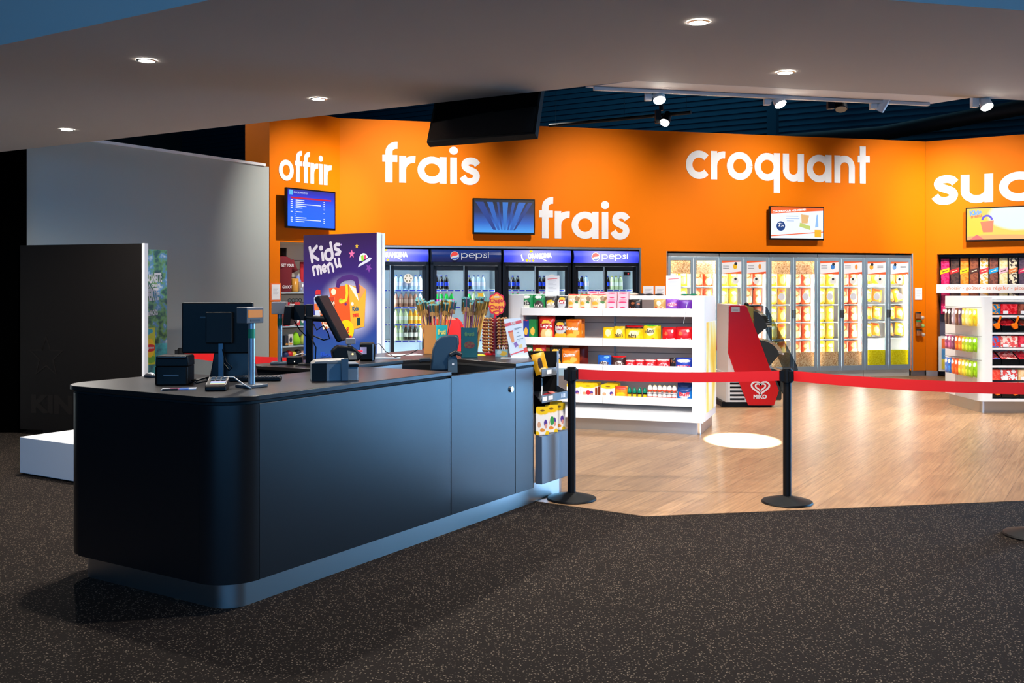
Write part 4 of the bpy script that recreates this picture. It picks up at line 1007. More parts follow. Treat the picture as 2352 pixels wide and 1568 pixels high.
mb = MB(); mb.box(gx(1488,-.08),gx(1554,-.08),.05,.24,.0,.02); mb.box(gx(1488,-.08),gx(1554,-.08),.05,.24,.086,.094); mb.box(gx(1488,-.08)-.006,gx(1488,-.08),.05,.24,0,.094); mb.box(gx(1554,-.08),gx(1554,-.08)+.006,.05,.24,0,.094)
solo('egg_tray',mb,mat('tray_clear_grey',(205,200,200),.3),'two-tier tray holding the chocolate eggs','tray',go.xy(0,0,T4+.002),GA)
# blue toy whales
wh = None
for k,px in enumerate((1289,1301)):
    loc = go.xy(gx(px,-.06),-.1,T4+.003); lab = '%s small blue and white toy at the left of the bottom shelf' % ('left','right')[k]
    if wh is None:
        mb = MB(); mb.sphere((0,0,.035),.034,14,1.0); wh = solo('blue_toy',mb,mat('toy_blue',(30,160,215),.3),lab,'toy',loc,GA,'small blue toys',True)
        mb = MB(); mb.lathe([(.016,.06),(.018,.075),(.014,.09),(.004,.105)],12); part('white_top', mb, white, wh, True)
    else: dup(wh, loc, GA, lab)
# paper signs standing on the deck
for k,(a,b,yt,yb) in enumerate(((1253,1285,633,681),(1530,1564,633,682))):
    y = .34; x0,x1 = gx(a,-y),gx(b,-y); zt = go.hit((a+b)/2,yt,-y)[1]; w = x1-x0; h = zt-1.487
    t = thing('paper_sign','white paper sign standing on the gondola, %s' % ('in front of the third cooler','right end by the cabinets')[k],'sign',go.xy((x0+x1)/2,-y,1.489),GA,'paper signs on the gondola')
    mb = MB(); mb.box(-w/2,w/2,0,.004,0,h); mb.box(-w/2,w/2,0,.06,0,.004); part('holder', mb, paper, t)
    mb = MB(); mb.prismy([(-w*.35,h*.80),(w*.35,h*.84),(w*.35,h*.87),(-w*.35,h*.83)],-.002,0); part('red_line', mb, flat((225,60,60)), t)
    mb = MB()
    for j in range(9): mb.box(-w*.3,w*(.3-.12*(j%3)),-.002,0,h*(.72-.065*j),h*(.735-.065*j))
    part('print_lines', mb, flat((196,196,204)), t)

# ================================================================= RED ICE-CREAM FREEZER
ID = 13.1
def ix(px): return (px-1735)/F*ID
def iz(py): return EYE-(py-HY)/F*ID
ice = thing('ice_cream_freezer','red and white open ice-cream freezer with clear curved bins','freezer',((1735-CX)/F*ID,ID,0))
redm = mat('freezer_red',(200,8,14),.25)
poly = [(1675,704),(1679,701),(1711,701),(1716,705),(1734,752),(1768,843.7),(1789.4,897),(1778,930.7),(1719,930.7),(1690,859),(1672.7,811)]
pl_ = [(ix(a),iz(b)) for a,b in poly]
mb = MB(); mb.prismy(pl_,0,.03); sp_ = part('side_panel', mb, redm, ice, label='red side panel with white heart emblem', bevel=.004)
mb = MB(); mb.prismy(pl_,.72,.75); part('side_panel', mb, redm, ice, label='red far side panel')
mb = MB(); mb.box(ix(1673),ix(1700),.03,.72,.45,iz(699)); mb.prismy([(ix(1700),.45),(ix(1700),iz(702)),(ix(1712),iz(702)),(ix(1735),iz(765)),(ix(1735),.45)],.03,.72); part('cabinet', mb, mat('freezer_white',(232,222,214),.35), ice)
mb = MB(); mb.box(ix(1668),ix(1760),.035,.70,.07,.45); lo = part('lower_cabinet', mb, mat('freezer_white2',(226,224,220),.35), ice)
mb = MB()
for k in range(5):
    z = iz(881+k*9); mb.box(ix(1678),ix(1702+4*k if k<4 else 1712),.030,.0349,z-.012,z+.012)
part('vent_slot', mb, black, lo)
mb = MB(); mb.box(ix(1660),ix(1775),.06,.7,0.0,.07); part('feet', mb, blackm, ice)
mb = MB(); mb.box(ix(1680),ix(1699),-.003,0,iz(716),iz(705)); part('info_label', mb, flat((205,205,210)), sp_)
mb = MB(); mb.box(ix(1684),ix(1695),-.005,-.003,iz(713),iz(711)); part('label_print', mb, ink, sp_)
olive = mat('bin_olive',(42,48,42),.4); clear = glass_mat('clear_plastic',(190,200,208),1.8,.06)
bins = [((1736,775),(1733,714),(1764,752)),((1768,842),(1746,780),(1792,815)),((1800,905),(1772,846),(1812,872))]
def bz(p0, p1, p2, n=10): return [((1-t)**2*p0[0]+2*t*(1-t)*p1[0]+t*t*p2[0],(1-t)**2*p0[1]+2*t*(1-t)*p1[1]+t*t*p2[1]) for t in [k/n for k in range(n+1)]]
for k,(lo_,top,out) in enumerate(bins):
    c = (out[0]-4, top[1]+4)
    cur = bz(top,(out[0]-6,top[1]+8),out)
    pts = [(ix(a),iz(b)) for a,b in [lo_]+cur]
    mb = MB(); mb.prismy(pts,.04,.055); part('bin_end', mb, olive, ice)
    mb = MB(); mb.prismy(pts,.69,.705); part('bin_end', mb, olive, ice)
    mb = MB(); cl = [(ix(a+9),iz(b-2)) for a,b in cur]
    for i in range(len(cl)-1): mb.box(0,0,0,0,0,0) if False else mb.add([(cl[i][0],.04,cl[i][1]),(cl[i+1][0],.04,cl[i+1][1]),(cl[i+1][0],.70,cl[i+1][1]),(cl[i][0],.70,cl[i][1])],[(0,1,2,3)])
    part('curved_lid', mb, clear, ice, True)
    mb = MB(); mb.cyl((cl[-1][0],.04,cl[-1][1]),(cl[-1][0],.70,cl[-1][1]),.012,n=8); part('lid_rail', mb, white, ice)
mb = MB(); mb.box(ix(1762),ix(1798),.04,.70,.09,iz(858)); part('front_trough', mb, olive, ice, bevel=.02)
fx = lambda px: (px-CX)/F*13.815-(1735-CX)/F*ID
fz = lambda py: EYE-(py-HY)/F*13.815
q4 = [(fx(a),fz(b)) for a,b in ((1700,702),(1748,699),(1762,706),(1830,838),(1833,850),(1822,853),(1800,850),(1760,760))]
mb = MB(); mb.prismy(q4,.71,.716); part('clear_screen', mb, glass_mat('grey_clear_screen',(168,178,186),1.5,.05), ice)
mb = MB(); mb.prismy([(ix(1718),iz(702)),(ix(1733),iz(706)),(ix(1733),iz(752)),(ix(1716),iz(706))],.06,.70); part('olive_liner', mb, mat('olive_liner',(150,150,60),.4), ice)
mb = MB(); mb.sphere((ix(1727),.3,iz(701)),.035,12); part('scoop_knob', mb, black, ice, True)
# white heart emblem and name
def heart(s, n=40):
    return [(s*.0625*16*math.sin(t)**3, s*.062*(13*math.cos(t)-5*math.cos(2*t)-2*math.cos(3*t)-math.cos(4*t))*.82) for t in [2*pi*k/n for k in range(n+1)]]
hx, hz = ix(1746.5), iz(889)
mb = MB()
mb.ribbon([(hx+x,hz+z) for x,z in heart(.118)],.022,.003,-.001)
mb.ribbon([(hx+x,hz+.005+z) for x,z in heart(.066)],.019,.003,-.001)
part('heart_emblem', mb, whitew, sp_)
mb = MB(); text(mb,'MIKO',ix(1730.5),ix(1761),iz(915.5),iz(906),-.003,.05); part('lettering', mb, whitew, sp_)

# ================================================================= CANDY WALL
CDW = .30
mb = MB(); mb.box(k_l,4.9,.30,.33,0,k_t+.1); mb.box(k_l,4.9,.01,.3,k_t,k_t+.02); mb.box(k_l-.02,k_l,.0,.3,.1,k_t); struct('trim_7', mb, mat('recess_plum',(78,74,92),.6), cand.xy(0), AC)
cols = [('pink',(214,20,90),(236,60,120)),('dark brown',(66,48,46),(92,66,58)),('orange',(250,130,20),(255,160,60)),('chestnut',(130,66,44),(160,90,60)),('pastel mixed',(240,180,70),(250,235,220)),('reddish brown',(110,60,50),(150,86,66)),('cream',(240,222,150),(250,240,196)),('chocolate and white',(70,50,46),(245,235,200)),('plum',(74,52,76),(96,70,90)),('rose',(200,60,90),(230,110,130)),('amber',(220,140,40),(240,180,80))]
bands = [(255,205,0),(225,40,40),(255,205,0),(80,40,30),(225,50,60),(0,165,230),(240,185,205),(225,130,60),(215,30,90),(255,205,0),(0,165,230)]
for k,(nm,c1,c2) in enumerate(cols):
    y = .16; xa = cand.hit(2161+22.4*k,HY,-y)[0]; xb = cand.hit(2180+22.4*k,HY,-y)[0]; w = xb-xa
    zt = cand.hit(2200,593,-y)[1]; zb = cand.hit(2200,722,-y)[1]
    mtx = noise_mat('candies_'+nm.replace(' ','_'),[(0,c1),(.45,c1),(.55,c2),(1,c2)],scale=30,kind='cells',rough=.3,bump=.3)
    t = thing('candy_dispenser','clear tube of %s sweets, %s from the left on the candy wall' % (nm, ORD[k]),'candy dispenser',cand.xy((xa+xb)/2,-y,zb),AC,'sweet dispensers on the candy wall')
    mb = MB(); mb.box(-w/2,w/2,0,.12,0,zt-zb); part('sweets_tube', mb, mtx, t, bevel=.012)
    mb = MB(); mb.box(-w/2-.01,w/2+.01,-.006,.12,zt-zb,zt-zb+.03); part('lid', mb, blackm, t)
    zl = cand.hit(2200,624,-y)[1]-zb
    mb = MB(); mb.prismy([(-w/2-.004,zl-.045),(w/2+.004,zl-.0),(w/2+.004,zl+.075),(-w/2-.004,zl+.03)],-.006,-.002); lb_ = part('label_band', mb, flat(bands[k]), t)
    mb = MB(); mb.prismy([(-w*.3,zl-.008),(w*.3,zl+.02),(w*.3,zl+.035),(-w*.3,zl+.007)],-.008,-.006); part('band_print', mb, flat((250,235,200) if sum(bands[k])<420 else (90,70,40)), lb_)
    mb = MB(); mb.box(-w*.2,w*.2,-.05,0,.05,.09); part('spout_lever', mb, white, t)
x0 = cand.hit(2151,HY,.03)[0]; zt = cand.hit(2200,652.5,.03)[1]; zb = cand.hit(2200,673,.03)[1]
t = thing('slogan_board','white board with orange slogan across the candy tubes','sign board',cand.xy(x0,.004,zb),AC)
mb = MB(); mb.box(0,3.2,-.03,.0,0,zt-zb); part('board', mb, white, t, bevel=.006)
xa = cand.hit(2173,HY,.03)[0]-x0; xb = cand.hit(2352,HY,.03)[0]-x0
mb = MB(); text(mb,'choisir - go\u00fbter - se r\u00e9galer - picorer',xa,xa+(xb-xa)*1.10,(zt-zb)*.30,(zt-zb)*.78,-.032,.005); part('lettering', mb, flat((240,130,80)), t)
# tray ledge and low cupboard with coloured fronts
x0 = cand.hit(2146,HY,.0)[0]; x1 = cand.hit(2168,HY,.0)[0]
t = thing('candy_cupboard','low white cupboard with orange, blue and yellow fronts left of the candy gondola','cupboard',cand.xy(k_l+.03,-.0,.1),AC)
H_ = cand.hit(2156,772)[1]-.1
mb = MB(); mb.box(0,1.6,-.06,.25,0,H_); part('carcass', mb, white, t)
for j,(nm,c) in enumerate((('yellow',(236,214,60)),('blue',(80,150,210)),('orange',(240,110,50)))):
    mb = MB(); mb.box(.05,1.55,-.068,-.06,H_*(.06+.30*j),H_*(.34+.30*j)); part('front_panel', mb, mat('front_'+nm,c,.3), t, label=nm+' front panel')

# ================================================================= CANDY GONDOLA (right)
RA = -.03
rg = Plane(5.868,12.5,RA); ec = Plane(5.902,13.62,-pi/2+RA)
cg = thing('candy_gondola','white pick-and-mix gondola at the right edge of the picture','shelf unit',rg.xy(0),RA)
R_ = .14
mb = MB(); mb.prism(rounded(0,.16,0,1.12,R_ if R_ < .08 else .075,which=(1,0,0,1)),.15,1.465); part('end_panel', mb, white, cg, 35)
mb = MB(); mb.box(.16,2.6,.05,1.1,1.43,1.465); mb.box(.16,2.6,.42,.46,.15,1.43); mb.box(.16,2.6,.0,1.1,.15,.185); part('body', mb, white, cg)
mb = MB(); mb.prism(rounded(.035,2.5,.04,1.06,.05),0,.15); part('plinth', mb, steel, cg, 35)
for z in (1.40,1.205,.99,.80,.575,.36): 
    mb = MB(); mb.box(.16,2.6,-.0,.42,z,z+.025); part('ledge', mb, white, cg)
swc = [('blue mixed',(30,120,170),(240,150,60)),('red',(210,20,36),(240,70,80)),('brown',(120,50,40),(160,90,70)),
       ('mixed jelly',(220,60,60),(90,120,200)),('pink and white',(235,90,90),(250,225,215)),('crimson',(215,30,60),(235,70,90)),
       ('coral',(235,70,55),(240,100,80)),('white and red striped',(225,235,240),(220,80,80)),('peach',(240,190,130),(250,215,170))]
lo_c = [(18,60,80),(150,20,30),(180,40,30),(120,60,30),(170,30,40),(200,40,40),(120,30,20),(60,20,20),(200,90,30)]
scoopm = mat('scoop_orange',(245,120,10),.3)
zt_ = [(1.372,1.245,1.19,1.03),(.97,.83,.775,.61),(.545,.415,.345,.20)]
xcs = [rg.hit(2279)[0], rg.hit(2300.5)[0], rg.hit(2341)[0], rg.hit(2382)[0]]
sc0 = None
for r_ in range(3):
    for c_ in range(3):
        k = r_*3+c_; nm, c1, c2 = swc[k]; a, b_, c, d = zt_[r_]
        xa, xb = xcs[c_]+.006, xcs[c_+1]-.006; xm_ = (xa+xb)/2; w = xb-xa
        t = thing('candy_bin','pick-and-mix bin of %s sweets, %s tier, %s column' % (nm, ('top','middle','bottom')[r_], ('left','second','third')[c_]),'candy bin',rg.xy(xm_,0,d),RA,'pick and mix bins')
        m1 = noise_mat('sweets_%d' % k,[(0,c1),(.45,c1),(.55,c2),(1,c2)],scale=38,kind='cells',rough=.25,bump=.5)
        mb = MB(); mb.box(-w/2,w/2,.03,.3,b_-d,a-d); part('window_sweets', mb, m1, t)
        if c_ > 0:
            mb = MB(); mb.box(-w*.38,-w*.08,.02,.028,b_-d+.004,b_-d+.042); part('price_card', mb, paper, t)
        mb = MB(); mb.prismy([(0,0)],0,0) if False else mb.add([(-w/2,.0,0),(w/2,.0,0),(w/2,.0,.07),(-w/2,.0,.07),(-w/2,.22,0),(w/2,.22,0),(w/2,.22,c-d),(-w/2,.22,c-d)],[(0,1,2,3),(0,4,5,1),(0,3,7,4),(1,5,6,2)]); part('tray', mb, mat('bin_black',(14,16,20),.2), t)
        mb = MB(); nx = 10; vs = []; rr2 = random.Random(k)
        for j in range(6):
            for i in range(nx+1): vs.append((-w/2+.004+(w-.008)*i/nx, .01+.20*j/5, .065+(c-d-.075)*j/5+rr2.uniform(-.008,.012)))
        mb.add(vs,[(j*(nx+1)+i,j*(nx+1)+i+1,(j+1)*(nx+1)+i+1,(j+1)*(nx+1)+i) for j in range(5) for i in range(nx)])
        m2_ = noise_mat('sweets_low_%d' % k,[(0,lo_c[k]),(.5,c1),(1,c2)],scale=34,kind='cells',rough=.25,bump=.5)
        ob = part('loose_sweets', mb, m2_, t); ob['kind'] = 'stuff'
        lab = 'orange candy scoop in the %s tier, %s bin' % (('top','middle','bottom')[r_], ('left','second','third')[c_])
        if r_ == 1: continue
        loc = rg.xy(xb-.05,.0,d+.02)
        if sc0 is None:
            mb = MB(); mb.prismy([(-.055,.06),(-.01,.005),(.03,.02),(.028,.075),(-.01,.085)],-.03,.02); sc0 = solo('candy_scoop',mb,scoopm,lab,'scoop',loc,RA,'orange scoops',bevel=.006)
            mb = MB(); mb.ribbon([(.005,.06),(.04,.16)],.022,.014,0,True); part('handle', mb, scoopm, sc0)
        else: dup(sc0, loc, RA, lab)
# hanging bags on the end of the candy gondola
rowdef = [(707,745,[(70,45,40),(60,40,44),(190,170,180),(120,70,50),(90,60,90),(245,215,90),(250,230,140),(250,220,60)]),
          (770,802,[(160,70,110),(180,90,130),(120,60,90),(240,110,30),(245,140,50),(190,200,40),(170,210,40),(150,200,30)]),
          (822,857,[(90,130,220),(40,110,200),(240,100,40),(235,90,30),(240,190,60),(240,220,60),(180,210,40),(160,205,40)])]
rn = ('top','middle','bottom')
for r_,(y0,y1,cl) in enumerate(rowdef):
    zt = ec.hit(2210,y0)[1]; zb = ec.hit(2210,y1)[1]; h = zt-zb
    xa = ec.hit(2176,HY,.1)[0]; xb = ec.hit(2240,HY,.1)[0]
    for j in range(8):
        x = xa+(xb-xa)*(j+.5)/8
        mb = MB(); mb.cyl((x,-.0,zt+.012),(x,-.16,zt+.02),.004,n=6); hk = link('hook', mb.mesh('hook',steel), cg); hk.matrix_parent_inverse = Matrix.Identity(4)
        hk.rotation_euler = (0,0,ec.a-RA); v = Matrix.Rotation(-RA,4,'Z') @ (ec.xy(0)-rg.xy(0)); hk.location = v
        for u_ in (0,1):
            mb, fn = pillow((xb-xa)/8*.95, h, .035, 5, 6, seed=j+10*r_)
            o = solo('hanging_candy_bag', mb, art_mat('hang_%d_%d'%(r_,j),cl[j],[(.5,.78,.4,.14,(245,240,235)),(.5,.3,.34,.2,tuple(min(255,int(v*1.25+20)) for v in cl[j]))]), 'hanging sweet bag, %s row, %s hook from the left, %s' % (rn[r_], ORD[j], ('front bag','bag behind it')[u_]), 'candy bag', ec.xy(x,.13-u_*.055,zb), ec.a, 'sweet bags hanging on the gondola end', True)

# ================================================================= GIFT NICHE
NX0 = n_l; NX1 = OL-.10
mb = MB(); mb.box(NX0,NX1,.60,.62,0,n_t+.05); mb.box(NX0-.02,NX0,.1,.6,0,n_t+.05); mb.box(NX1,NX1+.02,.1,.6,0,n_t+.05); mb.box(NX0,NX1,.1,.6,n_t,n_t+.02); struct('trim_8', mb, mat('slatwall_cream',(225,215,200),.5), off.xy(0), AO)
mb = MB()
for k in range(14): mb.box(NX0,NX1,.595,.60,.3+k*.13,.31+k*.13)
struct('trim_9', mb, mat('slat_dark',(90,70,56),.6), off.xy(0), AO)
nz_ = lambda py, y=.2: off.hit(670,py,-y)[1]
gs = [nz_(671),nz_(748),nz_(793),nz_(823)]
t = thing('gift_shelf','glass-shelved gift display in the orange niche','shelf unit',off.xy((NX0+NX1)/2,-.1,0),AO)
wN = NX1-NX0-.02
for k,z in enumerate(gs):
    mb = MB(); mb.box(-wN/2,wN/2,0,.48,z-.018,z); part('shelf', mb, mat('shelf_pale_blue',(176,200,212),.2), t)
mb = MB(); mb.box(-wN/2,-wN/2+.02,.46,.48,0,n_t); mb.box(wN/2-.02,wN/2,.46,.48,0,n_t); mb.box(-wN/2,wN/2,.0,.48,-.0,.1); part('frame', mb, steel, t)
def og_(px, y=.22): return off.hit(px,HY,-y)[0]
def oz(py, y=.22): return off.hit(670,py,-y)[1]
# burgundy shirt on a black bust
x = og_(653); t = thing('shirt_bust','burgundy T-shirt with white lettering on a black bust','shirt',off.xy(x,-.25,gs[0]+.003),AO)
h = oz(570)-gs[0]
mb = MB(); n = 14
for (z,rx,ry) in ((0,.14,.08),(.15,.135,.085),(.32,.15,.09),(.42,.155,.085),(.49,.13,.065),(.53,.06,.05)):
    pass
lev = [(0,.145,.08),(.15,.14,.09),(.30,.155,.095),(.40,.165,.09),(.47,.13,.07),(.50,.065,.05)]
vs = [(rx*math.cos(2*pi*k/18),ry*math.sin(2*pi*k/18),z*h/.62) for z,rx,ry in lev for k in range(18)]
mb.add(vs,[(j*18+k,j*18+(k+1)%18,(j+1)*18+(k+1)%18,(j+1)*18+k) for j in range(5) for k in range(18)])
for s in (-1,1): mb.cyl((s*.13,0,.44*h/.62),(s*.20,-.02,.29*h/.62),.06,.055,n=12)
sh = part('shirt', mb, mat('burgundy_cotton',(112,20,34),.85), t, True)
mb = MB(); mb.cyl((0,0,.49*h/.62),(0,0,.62*h/.62),.05,.055,n=14); part('neck_cap', mb, blackm, t, True)
mb = MB(); text(mb,'GET YOUR',-.12,.12,.355*h/.62,.395*h/.62,-.105,.03); part('lettering', mb, whitew, sh)
mb = MB(); text(mb,'GROOT',-.09,.09,.05*h/.62,.095*h/.62,-.10,.03); part('lettering', mb, whitew, sh)
# mugs and figures beside it
def gift(name, cat, px, py_top, shelf, mk, m, lab, y=.22, smooth=True):
    z = gs[shelf]; h = oz(py_top,y)-z; mb = MB(); mk(mb, h)
    return solo(name, mb, m, lab, cat, off.xy(og_(px,y),-y,z+.003), AO, 'gifts on the niche shelves', smooth)
def mugf(mb,h): mb.lathe([(.05,0),(.055,h*.1),(.055,h),(.05,h),(.045,h*.15)],16); mb.tube([(.05,0,h*.8),(.085,0,h*.75),(.09,0,h*.4),(.05,0,h*.25)],.008,6)
def boxf(w,d=.08):
    return lambda mb,h: mb.box(-w/2,w/2,-d/2,d/2,0,h)
def plush(mb,h): mb.lathe([(.02,0),(.06,h*.08),(.072,h*.35),(.05,h*.65),(.03,h*.88),(.006,h)],18)
gift('gift_mug','mug',677,640,0,mugf,mat('mug_amber',(210,150,60),.3),'amber mug beside the burgundy shirt bust')
gift('gift_mug','mug',693,648,0,mugf,mat('mug_silver',(190,190,200),.2,.5),'silver mug right of the amber mug in the niche',.18)
gift('gift_figure','toy',684,632,0,plush,mat('figure_blue',(130,140,200),.5),'small pale blue figure behind the mugs in the niche',.36)
gift('red_pennant','pennant',693,601,0,lambda mb,h: mb.box(-.03,.03,-.01,.01,0,h),mat('pennant_red',(170,20,36),.7),'narrow red pennant standing at the right of the niche',.42,False)
for k,(px,yt,c,w,lab) in enumerate(((657,694,(200,30,40),.09,'red gift box on second niche shelf beside the pole display'),(667,698,(235,225,225),.10,'white and pink gift box, second on the second niche shelf'),(680,694,(206,60,60),.10,'coral gift box under the sunglasses on second niche shelf'),(691,700,(40,110,80),.09,'green gift box at the right of the second niche shelf'))):
    gift('gift_box','gift box',px,yt,1,boxf(w),art_mat('giftart_%d'%k,c,[(.5,.3,.35,.2,(235,230,230)),(.5,.75,.4,.12,(60,50,60))]),lab,.2,False)
for k,(px,yt,c,w,lab) in enumerate(((655,770,(50,54,60),.08,'dark grey toy box at the left of third niche shelf'),(664,767,(220,215,205),.09,'white toy box with dark print beside the green plush'))):
    gift('toy_box','toy box',px,yt,2,boxf(w),art_mat('toyart_%d'%k,c,[(.5,.5,.3,.25,(40,40,60)),(.5,.15,.4,.1,(220,150,60))]),lab,.2,False)
gift('green_plush','plush toy',679,762,2,plush,mat('plush_lime',(150,220,30),.8),'lime green pear-shaped plush on the third niche shelf',.2)
gift('yellow_plush','plush toy',697,766,2,plush,mat('plush_yellow',(205,205,90),.8),'pale yellow plush right of the lime plush',.22)
for k,(px,yt,c,lab) in enumerate(((655,806,(30,50,100),'dark blue toy on the lowest niche shelf'),(663,804,(215,30,40),'red toy on the lowest niche shelf'),(673,806,(225,200,60),'yellow toy on the lowest niche shelf'),(683,803,(40,32,30),'black toy on the lowest niche shelf'),(692,805,(190,150,120),'tan toy on the lowest niche shelf'))):
    gift('small_toy','toy',px,yt,3,lambda mb,h: mb.sphere((0,0,h*.5),h*.5,12,1.0),mat('toyc_%d'%k,c,.5),lab,.2)
for k,px in enumerate((669,685)):
    t = thing('sunglasses_pair','%s pair of clear glasses under the shirt shelf' % ('left','right')[k],'glasses',off.xy(og_(px,.2),-.2,oz(694,.2)),AO,'glasses on the niche shelf')
    mb = MB(); mb.ring(-.035,.03,.028,.006,.004); mb.ring(.035,.03,.028,.006,.004); mb.ribbon([(-.01,.035),(.01,.035)],.006,.004); part('frame', mb, black, t)
    mb = MB(); mb.disc(-.035,.03,.026,.001); mb.disc(.035,.03,.026,.001); part('lens', mb, glass, t)
# ================================================================= SERVICE COUNTER
K0 = Vector((-1.353,4.739))
def ab(a, b, z=0.0): q = K0+U*a+V*b; return Vector((q.x,q.y,z))
def to_ab(v): d = Vector((v.x,v.y))-K0; return d.dot(U), d.dot(V)
def on(px, py, z=1.05): return G(px,py,z)
ctr = thing('service_counter','long dark grey checkout counter with steel plinth and rounded corner','counter',ab(0,0),AU)
def polyA(i, r, x1=1.83):
    return arc(r+i*0,r+i*0,r-i,180,270,10)+[(x1-i*0,i),(x1,.75-i),(.85-i,.75-i),(.85-i,1.35-i)]+arc(r,1.35-r,r-i,90,180,10)
polyC = [(2.61,0),(2.86,0),(2.9,.03),(3.5,.45),(3.5,1.5),(1.51,1.5),(1.51,.87),(2.45,.87),(2.77,.62)]
def inset(poly, i):
    cx = sum(p[0] for p in poly)/len(poly); cy = sum(p[1] for p in poly)/len(poly)
    return poly if not i else [(p[0]-(p[0]-cx)*i, p[1]-(p[1]-cy)*i) for p in poly]
mb = MB(); mb.prism(polyA(-.006,.2),1.024,1.05); part('worktop', mb, darktop, ctr, 35, bevel=.003)
mb = MB(); mb.prism(polyC,1.024,1.05); part('worktop', mb, darktop, ctr, 35, bevel=.003)
gapm = mat('shadow_gap',(8,9,10),.7)
mb = MB(); mb.prism(polyA(.02,.2),1.008,1.024); mb.prism(inset(polyC,.02),1.008,1.024); part('shadow_gap', mb, gapm, ctr)
mb = MB(); mb.prism(polyA(.012,.2),.14,1.008); part('carcass', mb, dark, ctr, 35)
mb = MB(); mb.prism(inset(polyC,.008),.14,1.008); part('carcass', mb, dark, ctr, 35)
mb = MB(); mb.prism(arc(.2,.2,.2,180,270,14)+[(.2,.1),(.1,.2)],.14,1.008); part('corner_panel', mb, dark, ctr, 35)
mb = MB(); mb.box(-.0,.012,.202,1.148,.14,1.008); part('side_panel', mb, dark, ctr)
mb = MB(); mb.box(.203,1.828,0,.02,.14,1.008); part('front_panel', mb, dark, ctr, bevel=.002)
mb = MB(); mb.box(1.833,2.606,0,.03,.14,1.02); dr_ = part('gate_door', mb, dark, ctr, bevel=.003)
q = ctr.matrix_basis; 
ga = to_ab(P(1160,891,7.07))[0]
mb = MB(); mb.cyl((2.545,-.012,.875),(2.545,.0,.875),.020,n=20); part('lock', mb, chrome, dr_, 40)
mb = MB(); mb.prism([(2.61,0)]+arc(2.84,.06,.06,270,325,6)+[(2.88,.08),(2.61,.08)],.14,1.008); part('front_panel', mb, dark, ctr, 35)
mb = MB(); mb.prism(polyA(.085,.2,1.80),0,.14); part('plinth', mb, steel, ctr, 35)
mb = MB(); mb.prism([(2.66,.085),(3.38,.085)]+arc(3.38,.235,.15,270,360,8)+[(3.53,.5),(3.43,1.43),(1.58,1.43),(1.58,.94),(2.47,.94),(2.82,.66)],0,.14); part('plinth', mb, steel, ctr, 35)
mb = MB(); mb.box(1.80,2.66,.085,.10,0,.14); part('plinth', mb, steel, ctr)
mb = MB(); mb.box(1.95,2.43,.862,.87,.86,1.02); part('steel_fascia', mb, alu, ctr)

# white plinth block on the carpet
p = G(45,1088); mb = MB(); mb.box(0,.95,0,.95,.012,.314)
o = solo('display_podium',mb,mat('podium_white',(238,240,242),.5),'low empty white podium on the carpet left of the counter','podium',(p.x,p.y,0),AC,bevel=.004)
mb = MB(); mb.box(.03,.92,.03,.92,0,.012); part('base', mb, blackm, o)

# ================================================================= TOTEMS
tl = Vector(((46-CX)/F*10.75,10.75)); tr = Vector(((326-CX)/F*10.3,10.3)); an = math.atan2(tr.y-tl.y,tr.x-tl.x); wT = (tr-tl).length
dtm = thing('dark_totem','tall dark brown display totem with white edge against the grey wall','totem',(tl.x,tl.y,0),an)
mb = MB(); mb.box(0,wT-.0,0,.055,.05,2.035); part('panel', mb, mat('dark_print',(13,9,7),.6,spec=.2), dtm, bevel=.003)
mb = MB(); mb.box(wT,wT+.03,.0,.06,.05,2.037); part('edge_strip', mb, white, dtm)
mb = MB(); mb.box(.3,.9,-.2,.3,0,.02); mb.box(.3,.9,.0,.05,.02,.05); part('foot', mb, blackm, dtm)
dp = Plane(tl.x,tl.y,an)
cx_, cz_ = dp.hit(106,820)
def star(cx, cz, r, k=.42, rot=90, n=5): return [((r if i%2==0 else r*k)*math.cos(math.radians(rot+i*180/n))+cx, (r if i%2==0 else r*k)*math.sin(math.radians(rot+i*180/n))+cz) for i in range(2*n)]
dk2 = mat('dark_ink',(24,19,16),.5,spec=.2)
mb = MB(); s = star(cx_,cz_,.22); mb.ribbon(s+[s[0],s[1]],.018,.002,-.001); part('star_outline', mb, dk2, dtm)
xa,za = dp.hit(72,948); xb,zb = dp.hit(200,910); mb = MB(); text(mb,'KINE',xa,xb,za,zb,-.003,.05); part('lettering', mb, dk2, dtm)
# jungle poster
pr = Vector(((384-CX)/F*11.3,11.3)); pp = Plane(pr.x-U.x*.62,pr.y-U.y*.62,AU)
jp = thing('tea_poster','green jungle poster with white slanted words beside the dark totem','poster',(pp.o.x,pp.o.y,0),AU)
jm = noise_mat('jungle_print',[(.30,(8,22,30)),(.42,(30,84,52)),(.50,(110,160,70)),(.58,(80,140,190)),(.68,(225,240,230))],scale=9,detail=5,rough=.4)
mb = MB(); mb.box(0,.62,0,.03,.03,2.005); part('panel', mb, jm, jp)
mb = MB(); mb.box(.2,.6,-.06,.12,0,.03); part('foot', mb, blackm, jp)
mb = MB(); mb.box(0.0,.62,-.001,0,.5,.95); part('lagoon', mb, noise_mat('lagoon_print',[(.3,(20,90,110)),(.6,(70,190,200)),(.75,(150,220,215))],scale=9,rough=.4), jp)
h1 = lambda a,b: pp.hit(a,b)
for wd_,px0,px1,ya,yb in (('MINI-CANETTE',325,371,650,628),('ICE TEA GREEN',322,367,660,653),('OFFERTE',322,364,692,662),('POP CORN ou NACHOS',316,362,727,712)):
    mb = MB(); x0,z0 = h1(px0,ya); x1,z1 = h1(px1,yb); text(mb,wd_,x0,x1,z0,z1,-.003,.05,rot=.10); part('lettering', mb, whitew, jp)
x0,z0 = h1(332,838); x1,z1 = h1(356,752)
